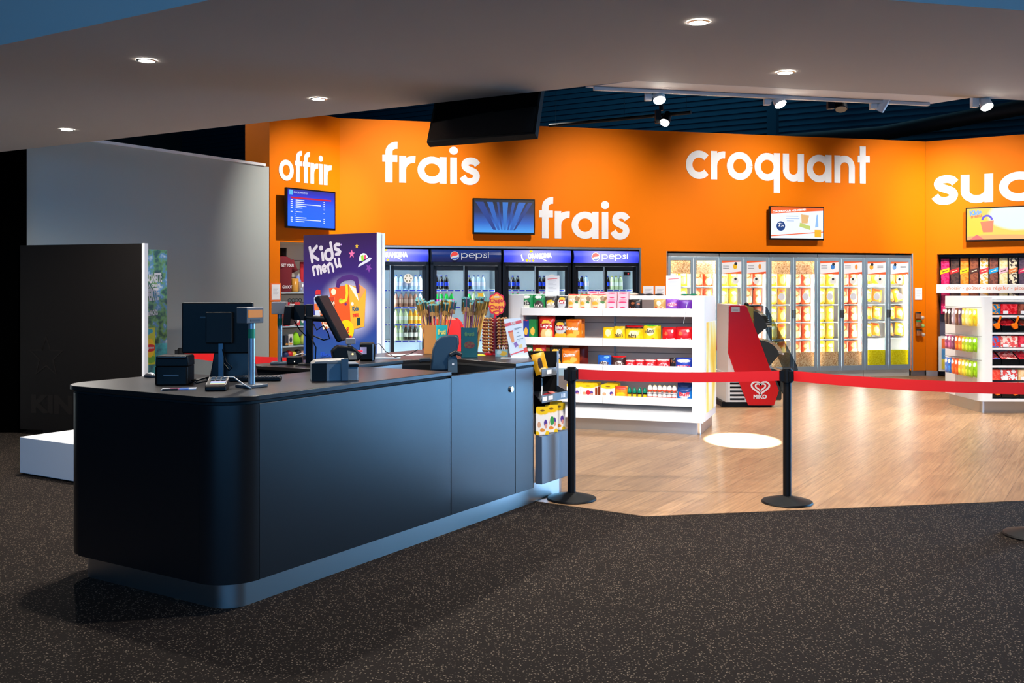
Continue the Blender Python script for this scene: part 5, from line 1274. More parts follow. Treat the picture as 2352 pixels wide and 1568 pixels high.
mb = MB(); mb.box(x0-.06,x1,-.004,-.001,z0,z1); cn = part('can_picture', mb, art_mat('can_print',(200,205,40),[(.4,.9,.5,.1,(60,170,190)),(.6,.15,.5,.12,(110,180,60))],rough=.4), jp)
x,z = h1(344,799); mb = MB(); mb.disc(x,z,.062,.001,-.004,24,.105); part('yellow_disc', mb, flat((250,205,20)), jp)
mb = MB(); mb.prismy([(x-.075,z-.028),(x-.04,z-.036),(x,z-.042),(x+.04,z-.036),(x+.06,z-.028),(x+.06,z+.028),(x+.04,z+.036),(x,z+.042),(x-.04,z+.036),(x-.075,z+.028)],-.008,-.005); part('red_lozenge', mb, flat((215,20,30)), jp)
mb = MB(); text(mb,'Lipton',x-.06,x+.05,z-.018,z+.02,-.009,.03); part('brand_lettering', mb, whitew, jp)

# kids menu totem
kr = Vector(((866-CX)/F*8.9,8.9)); wK = .89
kp = Plane(kr.x+V.x*wK,kr.y+V.y*wK,AC)
kt = thing('menu_totem','tall purple children menu totem behind the counter','totem',(kp.o.x,kp.o.y,0),AC)
pg = noise_mat('purple_print',[(.35,(38,96,160)),(.62,(44,58,140)),(.8,(56,34,112)),(1,(46,16,72))],coord='Generated',kind='grad',rough=.35)
N, L, b_n = nodes(pg); src = b_n.inputs['Base Color'].links[0].from_socket
tc_ = N.new('ShaderNodeTexCoord'); mp_ = N.new('ShaderNodeMapping'); hx_, hz_ = kp.hit(800,706)
mp_.inputs['Location'].default_value = (-hx_/.40,0,-hz_/.34); mp_.inputs['Scale'].default_value = (1/.40,0,1/.34); L.new(tc_.outputs['Object'],mp_.inputs['Vector'])
ln_ = N.new('ShaderNodeVectorMath'); ln_.operation = 'LENGTH'; L.new(mp_.outputs['Vector'],ln_.inputs[0])
mr_ = N.new('ShaderNodeMapRange'); mr_.interpolation_type = 'SMOOTHSTEP'; mr_.inputs['From Min'].default_value = .35; mr_.inputs['From Max'].default_value = 1.0; mr_.inputs['To Min'].default_value = .75; mr_.inputs['To Max'].default_value = 0
L.new(ln_.outputs['Value'],mr_.inputs['Value']); mx_ = N.new('ShaderNodeMix'); mx_.data_type = 'RGBA'; L.new(mr_.outputs['Result'],mx_.inputs['Factor']); L.new(src,mx_.inputs['A']); mx_.inputs['B'].default_value = rgb(226,224,240); L.new(mx_.outputs['Result'],b_n.inputs['Base Color'])
mb = MB(); mb.box(0,wK,0,.02,.04,2.07); part('front_board', mb, pg, kt)
mb = MB(); mb.box(0.0,wK,.0205,.055,.04,2.07); mb.box(wK-.002,wK+.004,-.001,.055,.04,2.072); part('white_core', mb, white, kt)
mb = MB(); mb.box(.0,wK+.003,.075,.11,.04,2.068); part('rear_board', mb, white, kt)
mb = MB(); mb.box(.1,.8,-.15,.25,0,.04); part('foot', mb, blackm, kt)
z4 = lambda x,y: kp.hit(560+x/6.909,480+y/6.909)
z5 = lambda x,y: kp.hit(380+x/4.523,660+y/4.523)
cream = mat('cream_ink',(214,206,214),.5)
mb = MB(); W_ = .031; cnt_ = [0]
def st(*pts):
    cnt_[0] += 1; mb.ribbon([z4(*p) for p in pts],W_ if cnt_[0] < 6 else .024,.001,-.0012-.0006*(cnt_[0]%5),True)
st((1050,612),(1070,720),(1090,835)); st((1160,592),(1120,640),(1072,712),(1120,760),(1185,800))
st((1250,700),(1262,805)); c = z4(1228,618); mb.disc(c[0],c[1],.024,.002,-.001)
c = z4(1352,725); mb.ring(c[0],c[1],.046,W_,.001,-.0008); st((1382,535),(1400,650),(1412,770))
st((1515,565),(1470,562),(1447,590),(1455,630),(1505,650),(1528,680),(1515,708),(1468,718))
st((1098,925),(1110,1000),(1122,1045)); st((1104,940),(1130,905),(1160,915),(1175,970),(1186,1032)); st((1168,940),(1192,900),(1215,915),(1225,960),(1232,1018))
st((1258,962),(1290,950),(1305,915),(1280,890),(1255,915),(1258,965),(1285,995),(1305,980))
st((1332,890),(1345,960),(1352,1002)); st((1338,905),(1365,862),(1395,870),(1412,920),(1425,985))
st((1450,795),(1460,860),(1480,915),(1515,905),(1522,850),(1510,790)); st((1522,860),(1540,910))
part('lettering', mb, cream, kt)
def poly(name, pts, col, y=-.001, z=z4, t_=.001):
    mb = MB(); mb.prismy([z(*p) for p in pts],y-t_,y); return part(name, mb, flat(col), kt)
def starp(name, x, y, r, col, rot=90):
    c = z4(x,y); mb = MB(); mb.prismy(star(c[0],c[1],r/6.909*9/F,.42,rot),-.002,-.001); part(name, mb, flat(col), kt)
starp('pink_star',1715,712,70,(235,110,160)); starp('yellow_star',1795,588,40,(240,190,40)); starp('violet_star',1985,935,75,(120,60,150),60)
c = z4(1548,562); mb = MB(); mb.disc(c[0],c[1],.008,.001,-.001); part('small_dot', mb, flat((190,150,220)), kt)
poly('hat_brim',[(1812,925),(1830,880),(2000,765),(2035,785),(1990,830)],(205,205,222))
c = z4(1903,790); mb = MB(); mb.prismy(arc(c[0],c[1],.052,10,205,16),-.003,-.002); part('hat_dome', mb, flat((222,228,234)), kt)
poly('hat_green_patch',[(1862,740),(1900,725),(1912,810),(1875,830)],(150,200,50),-.003); poly('hat_pink_patch',[(1908,735),(1938,725),(1945,785),(1918,800)],(215,60,110),-.003)
poly('box_left_face',[(1700,10),(1905,-30),(1930,440),(1760,400)],(236,86,30),-.002,z5)
poly('box_right_face',[(1905,-30),(2085,20),(2068,405),(1930,440)],(250,170,50),-.002,z5)
poly('box_fold',[(1905,-30),(2010,140),(1985,10)],(250,235,215),-.003,z5)
poly('box_fold',[(2010,140),(2085,20),(2010,-40)],(246,150,90),-.003,z5)
mb = MB(); mb.ribbon([z5(1790,0),z5(1800,-60),z5(1850,-95),(z5(1930,-110)),z5(1985,-85),z5(2000,-20),z5(2005,60)],.045,.001,-.003); part('box_handle', mb, flat((70,30,110)), kt)
mb = MB(); mb.ribbon([z5(1885,-20),z5(1890,60),z5(1880,130),z5(1830,150)],.03,.001,-.004,True); part('yellow_snake', mb, flat((225,205,40)), kt)
for nm,x,y,r,col in (('cream_disc',1750,45,.030,(245,225,190)),('purple_disc',1875,172,.014,(100,40,120)),('green_disc',1825,140,.022,(160,200,50)),('white_disc',1945,170,.016,(245,240,230))):
    c = z5(x,y); mb = MB(); mb.disc(c[0],c[1],r,.001,-.004); part(nm, mb, flat(col), kt)
mb = MB(); x0,z0 = z5(1945,245); x1,z1 = z5(2010,195); text(mb,'Kids',x0,x1,z0,z1,-.005,.05,rot=.1); part('box_lettering', mb, flat((20,90,120)), kt)
mb = MB(); x0,z0 = z5(1948,305); x1,z1 = z5(2010,270); text(mb,'menu',x0,x1,z0,z1,-.005,.05,rot=.1); part('box_lettering', mb, flat((220,40,40)), kt)
poly('box_badge',[(1992,315),(2028,310),(2028,390),(1992,398)],(16,60,60),-.003,z5)
c = z5(1880,442); mb = MB(); mb.disc(c[0],c[1],.093,.001,-.003,28); part('price_disc', mb, flat((250,205,10)), kt)
mb = MB(); x0,z0 = z5(1800,490); x1,z1 = z5(1855,410); text(mb,'4',x0,x1,z0,z1,-.005,.04); x0,z0 = z5(1875,470); x1,z1 = z5(1912,415); text(mb,'\u20ac',x0,x1,z0,z1,-.005,.03); x0,z0 = z5(1868,545); x1,z1 = z5(1942,500); text(mb,',95',x0,x1,z0,z1,-.005,.05); part('price_lettering', mb, flat((205,20,40)), kt)
poly('bottle_cap',[(1560,75),(1558,40),(1580,20),(1612,30),(1614,70)],(205,40,50),-.002,z5)
poly('bottle_body',[(1545,110),(1560,80),(1614,75),(1640,110),(1640,320),(1560,330)],(196,205,226),-.002,z5)
poly('bottle_label',[(1548,170),(1636,160),(1636,230),(1550,240)],(225,110,50),-.003,z5)
mb = MB(); mb.prismy([z5(1575,120),z5(1757,95),z5(1770,400),z5(1640,440)],-.004,-.003); part('popcorn_box', mb, noise_mat('popcorn_box_print',[(.0,(70,30,20)),(.4,(200,90,40)),(.6,(240,220,190)),(1,(250,240,220))],scale=60,kind='cells'), kt)
poly('popcorn_box_top',[(1575,120),(1757,95),(1760,140),(1580,165)],(200,60,30),-.005,z5)
mb = MB(); x0,z0 = z5(1555,715); x1,z1 = z5(1730,672); text(mb,'1 Boi',x0,x1,z0,z1,-.004,.06); part('caption_lettering', mb, flat((30,80,190)), kt)

# ================================================================= STANCHIONS
belt = red
def stanchion(px, py, lab, D=None):
    q = G(px,py) if D is None else P(px,py,D); t = thing('belt_stanchion',lab,'stanchion',(q.x,q.y,0),0,'black belt stanchions')
    mb = MB(); mb.lathe([(.183,0),(.185,.008),(.180,.018),(.12,.034),(.05,.05),(.036,.056)],40); part('base', mb, blackm, t, 40)
    mb = MB(); mb.cyl((0,0,.05),(0,0,.90),.030,n=24); part('post', mb, blackm, t, 40)
    mb = MB(); mb.cyl((0,0,.885),(0,0,.978),.040,n=24); mb.cyl((0,0,.978),(0,0,.988),.033,n=24)
    for k in range(4):
        a = k*pi/2+.3; mb.cbox(.045*math.cos(a),.045*math.sin(a),.895,.03,.03,.075)
    part('belt_head', mb, blackm, t, 40)
    return t
s1 = stanchion(1313,1147,'black belt post with red belt at the right end of the counter')
s2 = stanchion(1808,1155,'black belt post in the middle of the floor edge joining two red belts')
s3 = stanchion(2376,1231,'black belt post at the right edge with only its base in view')
s4 = stanchion(417,1028,'black belt post behind the receipt printer at the grey wall',9.75)
s5 = stanchion(700,1050,'black belt post hidden behind the counter screens near the purple totem',8.6)
def beltpart(a, b, z0=.897, h=.075):
    d = b.location-a.location; mb = MB(); n = Vector((d.x,d.y,0)).normalized(); m_ = 10
    vs = []
    for k in range(m_+1):
        t_ = k/m_; c = n*.05+(d-n*.1)*t_; sag = -.018*4*t_*(1-t_)
        for w in (-.0008,.0008): vs += [(c.x-n.y*w,c.y+n.x*w,z0+sag),(c.x-n.y*w,c.y+n.x*w,z0+h+sag)]
    fs = []
    for k in range(m_):
        o = k*4; fs += [(o,o+4,o+5,o+1),(o+2,o+3,o+7,o+6),(o+1,o+5,o+7,o+3),(o,o+2,o+6,o+4)]
    mb.add(vs,fs); part('belt', mb, belt, a, label='red retractable belt')
beltpart(s1,s2); beltpart(s2,s3); beltpart(s4,s5)

# ================================================================= THINGS ON THE COUNTER
def at(name, px, py, lab, cat, rz=0.0, group=None, z=1.05):
    q = on(px,py,z); return thing(name,lab,cat,(q.x,q.y,z+.001),rz,group)
# receipt printer
t = at('receipt_printer',400,882,'black receipt printer near the rounded end of the counter','printer',.06)
mb = MB(); mb.prism(rounded(-.088,.088,-.06,.09,.015),0,.10); mb.prismy([(-.088,.10),(.088,.10),(.086,.15),(.08,.158),(-.08,.158),(-.086,.15)],-.045,.09); part('body', mb, black, t, 35, bevel=.004)
mb = MB(); mb.cyl((-.075,-.04,.148),(.075,-.04,.148),.010,n=10); part('paper_slot_bar', mb, mat('black_gloss',(16,16,18),.18), t, 40)
mb = MB(); mb.box(-.04,.04,-.0625,-.0605,.05,.056); part('lever', mb, grey, t)
# mouse
t = at('computer_mouse',345,866,'silver and black computer mouse at the far left of the counter','mouse',.9)
mb = MB(); mb.sphere((0,0,0),.03,16,.9); mb.v = [(x*1.0,y*1.75,max(0,z)) for x,y,z in mb.v]; part('shell', mb, mat('mouse_shell',(60,60,64),.3), t, True)
mb = MB(); mb.sphere((0,-.008,.006),.025,14,.9); mb.v = [(x*.8,y*1.2,max(.012,z)) for x,y,z in mb.v]; part('silver_top', mb, mat('mouse_silver',(176,180,186),.3,.5), t, True)
# leaflets
t = at('leaflet_stack',414,894,'small stack of printed leaflets on the front edge of the counter','leaflets',.25)
mb = MB(); mb.box(-.09,.08,-.035,.04,0,.004); part('leaflet', mb, art_mat('leaflet_print',(200,205,215),[(.4,.5,.2,9,(150,60,100)),(.65,.5,.15,9,(70,110,180))],rough=.3), t)
mb = MB(); mb.box(-.085,-.01,-.05,-.036,0,.008); part('black_strip', mb, black, t)
# card terminal
t = at('card_terminal',498,896,'black card payment terminal with colourful lit screen','card terminal',.15)
prof = [(-.055,0),(.09,0),(.09,.062),(-.04,.032),(-.055,.02)]
mb = MB(); n_ = len(prof); mb.add([(x,y,z) for x in (-.052,.052) for y,z in prof],[list(range(n_))[::-1],list(range(n_,2*n_))]+[(k,(k+1)%n_,n_+(k+1)%n_,n_+k) for k in range(n_)]); part('body', mb, black, t, bevel=.006)
mb = MB(); mb.add([(-.03,-.036,.0335),(.044,-.036,.0335),(.044,.012,.0446),(-.03,.012,.0446)],[(0,1,2,3)]); part('screen', mb, noise_mat('terminal_screen',[(0,(240,60,60)),(.2,(250,160,60)),(.35,(60,200,140)),(.6,(110,110,250)),(1,(190,190,255))],coord='Generated',kind='grad',emit=1.0), t)
mb = MB()
for r_ in range(3):
    for c_ in range(3): mb.cbox(-.025+c_*.027,.03+r_*.02,.0485+r_*.0046,.02,.013,.004)
part('keys', mb, grey, t)
mb = MB(); mb.tube([(0,.10,.03),(.02,.14,.055),(.07,.12,.055),(.13,.06,.02),(.17,.02,.004)],.004,7); part('cable', mb, mat('cable_white',(200,196,188),.5), t, True)
def cables(name, px, py, lab, pts, m=black, r=.004):
    t = at(name,px,py,lab,'cable'); mb = MB(); mb.tube(pts,r,6); part('cord', mb, m, t, True)
cables('loose_cable',460,884,'coiled black cable between the printer and the card terminal',[(-.08,.02,.006),(-.03,.05,.02),(.02,.08,.035),(.04,.03,.02),(-.02,.0,.01),(-.06,.04,.02),(0,.09,.03),(.05,.05,.012)],black,.005)
# customer pole displays
def pole_display(px, py, hgt, lab, rz, sc=1.0):
    t = at('customer_display',px,py,lab,'customer display',rz,'customer pole displays')
    sil = mat('silver_pole',(150,158,166),.3,.7)
    mb = MB(); mb.box(-.065*sc,.065*sc,-.055*sc,.055*sc,0,.016); part('base', mb, mat('display_base',(62,70,78),.4,.3), t, bevel=.003)
    mb = MB(); mb.cyl((0,0,.016),(0,0,hgt-.08),.0185*sc,n=20); part('pole', mb, sil, t, 40)
    mb = MB(); mb.cyl((0,0,hgt-.165),(0,0,hgt-.115),.0192*sc,n=20); part('green_sticker', mb, flat((20,130,90)), t, 40)
    mb = MB(); mb.box(-.055*sc,.055*sc,-.03,.055,hgt-.085,hgt); hd = part('display_head', mb, mat('head_grey',(92,92,94),.45), t, bevel=.003)
    mb = MB(); mb.box(-.045*sc,.045*sc,-.032,-.03,hgt-.055,hgt-.014); part('amber_screen', mb, glow((220,140,50),.55), hd)
    mb = MB(); mb.box(-.03,.03,-.0315,-.03,hgt-.075,hgt-.064); part('print', mb, flat((60,66,74)), hd)
    return t
pole_display(578,889,.425,'tall customer pole display with amber screen at the front counter',AU-.1)
pole_display(643,836,.43,'dark customer pole display in front of the orange niche',AU+2.2,.9)
# front till monitor seen from behind
q = P(500,812,5.75); zb = q.z
t = thing('till_monitor','large black till monitor seen from behind on front counter','monitor',(q.x,q.y,1.051),.06)
zz = zb-1.05
mb = MB(); mb.box(-.205,.20,-.0,.035,zz+.0,zz+.295); part('casing', mb, black, t, bevel=.008)
mb = MB(); mb.box(-.195,.19,.035,.038,zz+.01,zz+.285); part('display', mb, mat('dark_display',(3,3,4),.06), t)
mb = MB(); mb.box(-.10,-.02,-.004,0,zz+.205,zz+.213); mb.box(.02,.09,-.004,0,zz+.205,zz+.213); part('vent', mb, mat('vent_grey',(40,40,42),.4), t)
mb = MB(); mb.prismy([(-.06,0),(.20,0),(.17,.16),(-.03,.16)],.05,.16); part('pedestal', mb, mat('pedestal_dark',(20,24,28),.3), t, bevel=.006)
mb = MB(); mb.box(.01,.035,-.025,-.005,.0,zz+.15); part('pole', mb, mat('blue_grey_pole',(70,90,104),.3,.5), t)
mb = MB(); mb.box(-.06,.09,-.04,.0,zz+.06,zz+.24); part('mount_plate', mb, blackm, t, bevel=.006)
mb = MB(); mb.tube([(.03,-.02,zz+.03),(.06,-.05,.10),(.09,-.03,.07),(.07,-.02,.05),(.04,-.02,.09)],.004,6); part('cable', mb, black, t, True)
# keyboard
t = at('keyboard',592,874,'flat black keyboard lying beside the till monitor','keyboard',.12)
mb = MB(); mb.box(-.15,.13,-.05,.06,0,.018); part('frame', mb, black, t, bevel=.004)
mb = MB()
for r_ in range(4):
    for c_ in range(13): mb.cbox(-.13+c_*.0205,-.035+r_*.025,.018,.017,.02,.006)
part('keys', mb, mat('key_black',(24,24,26),.5), t)
# ticket printer, grey
t = at('ticket_printer',768,872,'grey ticket printer with slate upright beside the front edge','printer',AU-.75)
mb = MB(); mb.prism(rounded(-.13,.13,-.07,.10,.012),0,.095); part('body', mb, mat('printer_grey',(98,112,122),.35), t, 35)
mb = MB(); mb.prismy([(-.13,.095),(.06,.095),(.06,.118),(-.11,.112)],-.07,.10); part('lid', mb, mat('lid_grey',(128,124,118),.4), t, bevel=.003)
mb = MB(); mb.box(-.132,-.05,-.072,-.066,0,.10); part('dark_side', mb, black, t)
mb = MB(); mb.box(.075,.13,-.074,-.066,.075,.092); part('slot', mb, black, t)
mb = MB(); mb.box(.03,.07,-.10,-.075,0,.125); part('upright', mb, mat('slate_upright',(52,74,92),.4), t, bevel=.002)
# barcode scanner on its stand
t = at('barcode_scanner',802,842,'black countertop barcode scanner with red light behind the ticket printer','scanner',.3)
mb = MB(); mb.cyl((0,0,0),(0,0,.05),.05,.035,n=20); part('stand', mb, black, t, 40)
mb = MB(); mb.prismy([(-.11,.05),(.06,.04),(.09,.08),(.02,.135),(-.08,.145),(-.12,.11)],-.05,.05); part('body', mb, black, t, bevel=.012)
mb = MB(); mb.prismy([(-.01,.05),(.045,.05),(.035,.10),(-.02,.11)],-.056,-.05); part('screen', mb, mat('scanner_window',(120,116,104),.2), t)
mb = MB(); mb.disc(.015,.087,.006,.002,-.056); part('status_light', mb, glow((255,210,120),3), t)
mb = MB(); mb.box(.03,.085,-.03,.03,.098,.108); part('red_window', mb, glow((255,20,40),3.5), t)
mb = MB(); mb.box(-.02,.04,-.02,.03,.15,.19); mb.cyl((0,0,.13),(0,0,.15),.015); part('top_module', mb, mat('module_grey',(120,120,122),.4), t, bevel=.005)
t = at('small_receipt_printer',842,828,'rounded black receipt printer behind the barcode scanner','printer',.15)
mb = MB(); mb.prismy([(-.05,0),(.06,0),(.065,.10),(.055,.13),(-.05,.13)],-.05,.09); part('body', mb, black, t, bevel=.014)
mb = MB(); mb.ribbon([(.045,.005),(.045,.12)],.004,.002,-.051); part('silver_line', mb, alu, t)
mb = MB(); mb.box(-.045,.0,-.053,-.05,.05,.10); part('receipt', mb, mat('lilac_paper',(190,180,220),.6), t)  # receipt in one flat lilac tone
# rear till on a post
q = on(711,838); t = thing('rear_till_monitor','tilted black till screens on a thick post before the purple totem','monitor',(q.x,q.y,1.051),.0)
mb = MB(); mb.box(-.024,.024,-.02,.02,.01,.415); mb.box(-.07,.07,-.06,.06,0,.012); part('post', mb, blackm, t, bevel=.003)
def slabt(cx, cz, th, dep, h, ang):
    mb = MB(); mb.box(-th/2,th/2,-dep/2,dep/2,-h/2,h/2); mb.xform(Matrix.Translation((cx,0,cz)) @ Matrix.Rotation(ang,4,'Y')); return mb
pxm = 6.81/F
part('main_screen', slabt((764-711)*pxm,(838-731)*pxm,.034,.34,.34,-.49), black, t, bevel=.008)
part('main_screen_glass', slabt((764-711)*pxm-.016,(838-731)*pxm-.010,.006,.32,.32,-.49), mat('dark_display',(3,3,4),.06), t)
part('second_screen', slabt((668-711)*pxm,(838-724)*pxm,.05,.22,.13,.10), black, t, bevel=.006)
mb = MB(); mb.cyl((-.11,0,.33),(.15,0,.31),.022,n=12); mb.box(-.10,-.03,-.03,.03,.31,.41); part('arm', mb, blackm, t, 40)
mb = MB(); mb.tube([(.03,-.02,.28),(.06,-.05,.24),(.10,-.03,.27),(.13,-.02,.22),(.14,-.02,.18),(.10,-.02,.17),(.03,-.02,.20)],.005,6); mb.tube([(.02,-.03,.18),(.05,-.03,.12),(.045,-.03,.04),(.03,-.03,.0)],.005,6); mb.tube([(-.10,-.02,.30),(-.06,-.03,.24),(-.02,-.03,.2)],.004,6); part('cables', mb, black, t, True)
t = at('cash_drawer_box',678,836,'small black box with white cable at the foot of the rear till post','box',.1)
mb = MB(); mb.box(-.055,.05,-.04,.06,0,.052); part('body', mb, black, t, bevel=.006)
mb = MB(); mb.tube([(.0,-.02,.06),(.05,-.03,.075),(.09,-.02,.055),(.10,-.02,.03)],.004,6); part('cable', mb, mat('cable_white',(200,196,188),.5), t, True)
mb = MB(); mb.disc(.0,.02,.004,.002,-.04); part('indicator', mb, glow((240,230,200),2), t)
# papers and clear boards on the rear worktop
t = at('clear_menu_board',892,823,'thin clear board with cable lying on the rear worktop','board',.1)
mb = MB(); mb.box(-.16,.09,-.03,.05,0,.006); part('board', mb, mat('clear_board',(190,205,215),.15), t)
mb = MB(); mb.tube([(-.15,.02,.01),(-.12,.03,.09),(-.07,.03,.11),(-.02,.02,.05),(.05,.0,.008),(.16,.02,.03),(.22,.05,.06)],.003,6); part('cable', mb, black, t, True)
t = at('paper_sheets',930,815,'loose white sheets on the rear worktop near the straw boxes','papers',.4)
mb = MB(); mb.box(-.12,.12,-.08,.08,0,.002); part('sheet', mb, paper, t)
t = at('yellow_strip',1098,816,'yellow paper strip lying beside the dark straw box','strip',.2)
mb = MB(); mb.box(-.02,.05,-.05,.05,0,.004); part('sheet', mb, flat((230,220,60)), t)

# candy straws in two boxes
stickc = [(196,140,60),(150,90,140),(210,150,50),(120,60,80),(226,180,90)]
def straw_box(px0, px1, yb, yt, D, lab, cols, rz, n, spread, tops, key):
    q = P((px0+px1)/2,yb,D); w = (px1-px0)/F*D; h = (yb-yt)/F*D
    t = thing('straw_box',lab,'box',(q.x,q.y,1.051),rz,'boxes of candy straws')
    d = w*.8
    mb = MB(); e = .003
    mb.box(-w/2,w/2,-d/2,-d/2+e,0,h); mb.box(-w/2,w/2,d/2-e,d/2,0,h); mb.box(-w/2,-w/2+e,-d/2,d/2,0,h); mb.box(w/2-e,w/2,-d/2,d/2,0,h); mb.box(-w/2,w/2,-d/2,d/2,0,e)
    part('carton', mb, cols[0], t)
    if key == 1:
        mb = MB(); mb.box(w*.02,w/2+.001,-d/2-.001,-d/2,0.0,h); part('teal_side', mb, cols[1], t)
        mb = MB(); text(mb,'fruti',w*.08,w*.44,h*.68,h*.86,-d/2-.003,.05); part('lettering', mb, flat((225,215,110)), t)
    else:
        mb = MB(); text(mb,'fruti',-w*.3,w*.3,h*.72,h*.86,-d/2-.003,.05); part('lettering', mb, flat((70,110,70)), t)
        mb = MB(); mb.disc(0,h*.42,w*.33,.001,-d/2-.0005,20,h*.12); part('fruit_picture', mb, noise_mat('fruit_print',[(.3,(20,40,36)),(.5,(110,40,40)),(.65,(70,90,40))],scale=40), t)
    rd = random.Random(key)
    protos = []
    for k in range(n):
        u = (k+.5)/n; lx = (u-.5)*w*.8+rd.uniform(-.004,.004); ly = rd.uniform(-d*.3,d*.3)
        base = Vector((q.x+lx*math.cos(rz)-ly*math.sin(rz), q.y+lx*math.sin(rz)+ly*math.cos(rz), 1.06))
        tx = tops[0]+(tops[1]-tops[0])*(u+rd.uniform(-.03,.03)); tz = EYE-(rd.uniform(*spread)-HY)/F*D
        tip = Vector(((tx-CX)/F*D, base.y+rd.uniform(-.06,.06), tz)); L_ = (tip-base).length
        lab = '%s candy straw from the left in the %s' % (ORD[k], 'brown and teal box' if key == 1 else 'dark teal box')
        if len(protos) < 5:
            c = stickc[len(protos)]
            mb = MB(); mb.cyl((0,0,0),(0,0,1),.0042,n=7); o = solo('candy_straw',mb,mat('straw_%d'%len(protos),c,.35),lab,'candy straw',base,0,'candy straws in the boxes',40)
            mb = MB(); mb.box(-.021,.021,-.003,.003,.75,1.0); part('pouch', mb, art_mat('pouch_%d'%(len(protos)%3),[(30,56,54),(96,74,36),(120,96,44)][len(protos)%3],[(.5,.1,.7,.25,(150,110,60)),(.5,1.0,.8,.16,(110,170,165))],rough=.25), o)
            protos.append(o)
        else:
            o = dup(protos[rd.randrange(5)], base, None, lab)
        o.scale = (1,1,L_)
        o.rotation_mode = 'QUATERNION'; o.rotation_quaternion = Vector((0,0,1)).rotation_difference(tip-base) @ Matrix.Rotation(rd.uniform(-.5,.5),3,'Z').to_quaternion()
teal = mat('teal_card',(30,170,170),.5); brownc = mat('brown_card',(176,118,52),.6)
straw_box(974,1026,813,748,8.0,'open brown and teal box full of candy straws on the rear worktop',[brownc,teal],.12,24,(682,700),(956,1044),1)
straw_box(1059,1097,820,752,7.57,'dark teal box full of candy straws beside the lollipop stand',[mat('dark_teal_card',(16,74,80),.4),teal],.05,23,(681,696),(1066,1120),2)

# lollipop stand
q = on(1137,814); Dl = q.y
t = thing('lollipop_stand','red lollipop stand topped by a yellow and red flower sign','lollipop stand',(q.x,q.y,1.051),0)
lz = lambda py: EYE-(py-HY)/F*Dl-1.051
mb = MB(); mb.cyl((0,0,0),(0,0,.012),.085,n=24); mb.cyl((0,0,.012),(0,0,lz(722)),.011,n=12); part('red_pole', mb, mat('stand_red',(200,10,24),.3), t, 40)
mb = MB(); mb.cyl((0,0,.01),(0,0,lz(730)),.035,n=16); part('core', mb, mat('stand_core',(120,16,24),.4), t, 40)
sx = (1141-1137)/F*Dl; scz = lz(698); rr = .082
pet = lambda a: rr*(.86+.16*abs(math.cos(4*a))**.6)
pts = [(pet(a)*math.cos(a)*.86+sx, scz+pet(a)*math.sin(a)*1.12) for a in [2*pi*k/96 for k in range(96)]]
mb = MB(); mb.prismy(pts,-.01,.0); sg = part('flower_sign', mb, mat('sign_red',(205,20,50),.35), t)
mb = MB(); mb.prismy([((x-sx)*.84+sx,(z-scz)*.86+scz) for x,z in pts],-.012,-.0105); part('yellow_face', mb, mat('sign_yellow',(236,160,44),.35), sg)
mb = MB(); text(mb,'Chupa',sx-.052,sx+.048,scz+.002,scz+.046,-.0135,.03,rot=.06); text(mb,'Chups',sx-.054,sx+.05,scz-.05,scz-.004,-.0135,.03,rot=.06); mb.ribbon([(sx-.03,scz-.06),(sx,scz-.054),(sx+.03,scz-.056)],.007,.001,-.0125); part('lettering', mb, flat((190,10,50)), sg)
mb = MB(); mb.box(sx-.02,sx+.02,-.0135,-.0125,scz+.05,scz+.062); part('grey_sticker', mb, flat((200,190,170)), sg)
lp = None; nlev, nr = 11, 16
for lev_ in range(nlev):
    ring_ = [j for j in range(nr) if -.97 < math.sin(2*pi*j/nr) < .35]
    ring_.sort(key=lambda j: math.cos(2*pi*j/nr))
    for idx, j in enumerate(ring_):
        a = 2*pi*j/nr; r_ = .088
        loc = Vector((q.x+r_*math.cos(a), q.y+r_*math.sin(a), 1.051+.035+lev_*(lz(732)-.035)/(nlev-1)))
        lab = '%s lollipop from the left, %s ring from the top' % (ORD[idx], ORD[nlev-1-lev_])
        if lp is None:
            mb = MB(); mb.sphere((0,0,0),.0148,10,1.0,7); lp = solo('wrapped_lollipop',mb,art_mat('lolly_wrap',(130,84,34),[(.5,.5,.3,.3,(200,166,70)),(.8,.3,.25,.3,(120,40,30))],wob=.3),lab,'lollipop',loc,a,'lollipops on the stand',True)
            mb = MB(); mb.cyl((-.014,0,0),(-.07,0,-.008),.002,n=6); part('stick', mb, whitew, lp)
        else: dup(lp, loc, a, lab)
# small card clipped in front of the lollipops
t = at('small_card',1152,819,'little card with yellow picture before the lollipop stand','card',.1)
mb = MB(); mb.box(-.048,.048,-.002,.002,0,.055); part('card', mb, art_mat('card_print',(150,190,190),[(.62,.45,.34,.35,(235,185,50)),(.3,.6,.2,.3,(200,215,210))],rough=.4), t)
mb = MB(); mb.ribbon([(-.01,.05),(-.02,.09)],.006,.002); mb.ribbon([(.005,.05),(.012,.085)],.006,.002); mb.ribbon([(.02,.05),(.03,.085)],.006,.002); part('clip', mb, whitew, t)
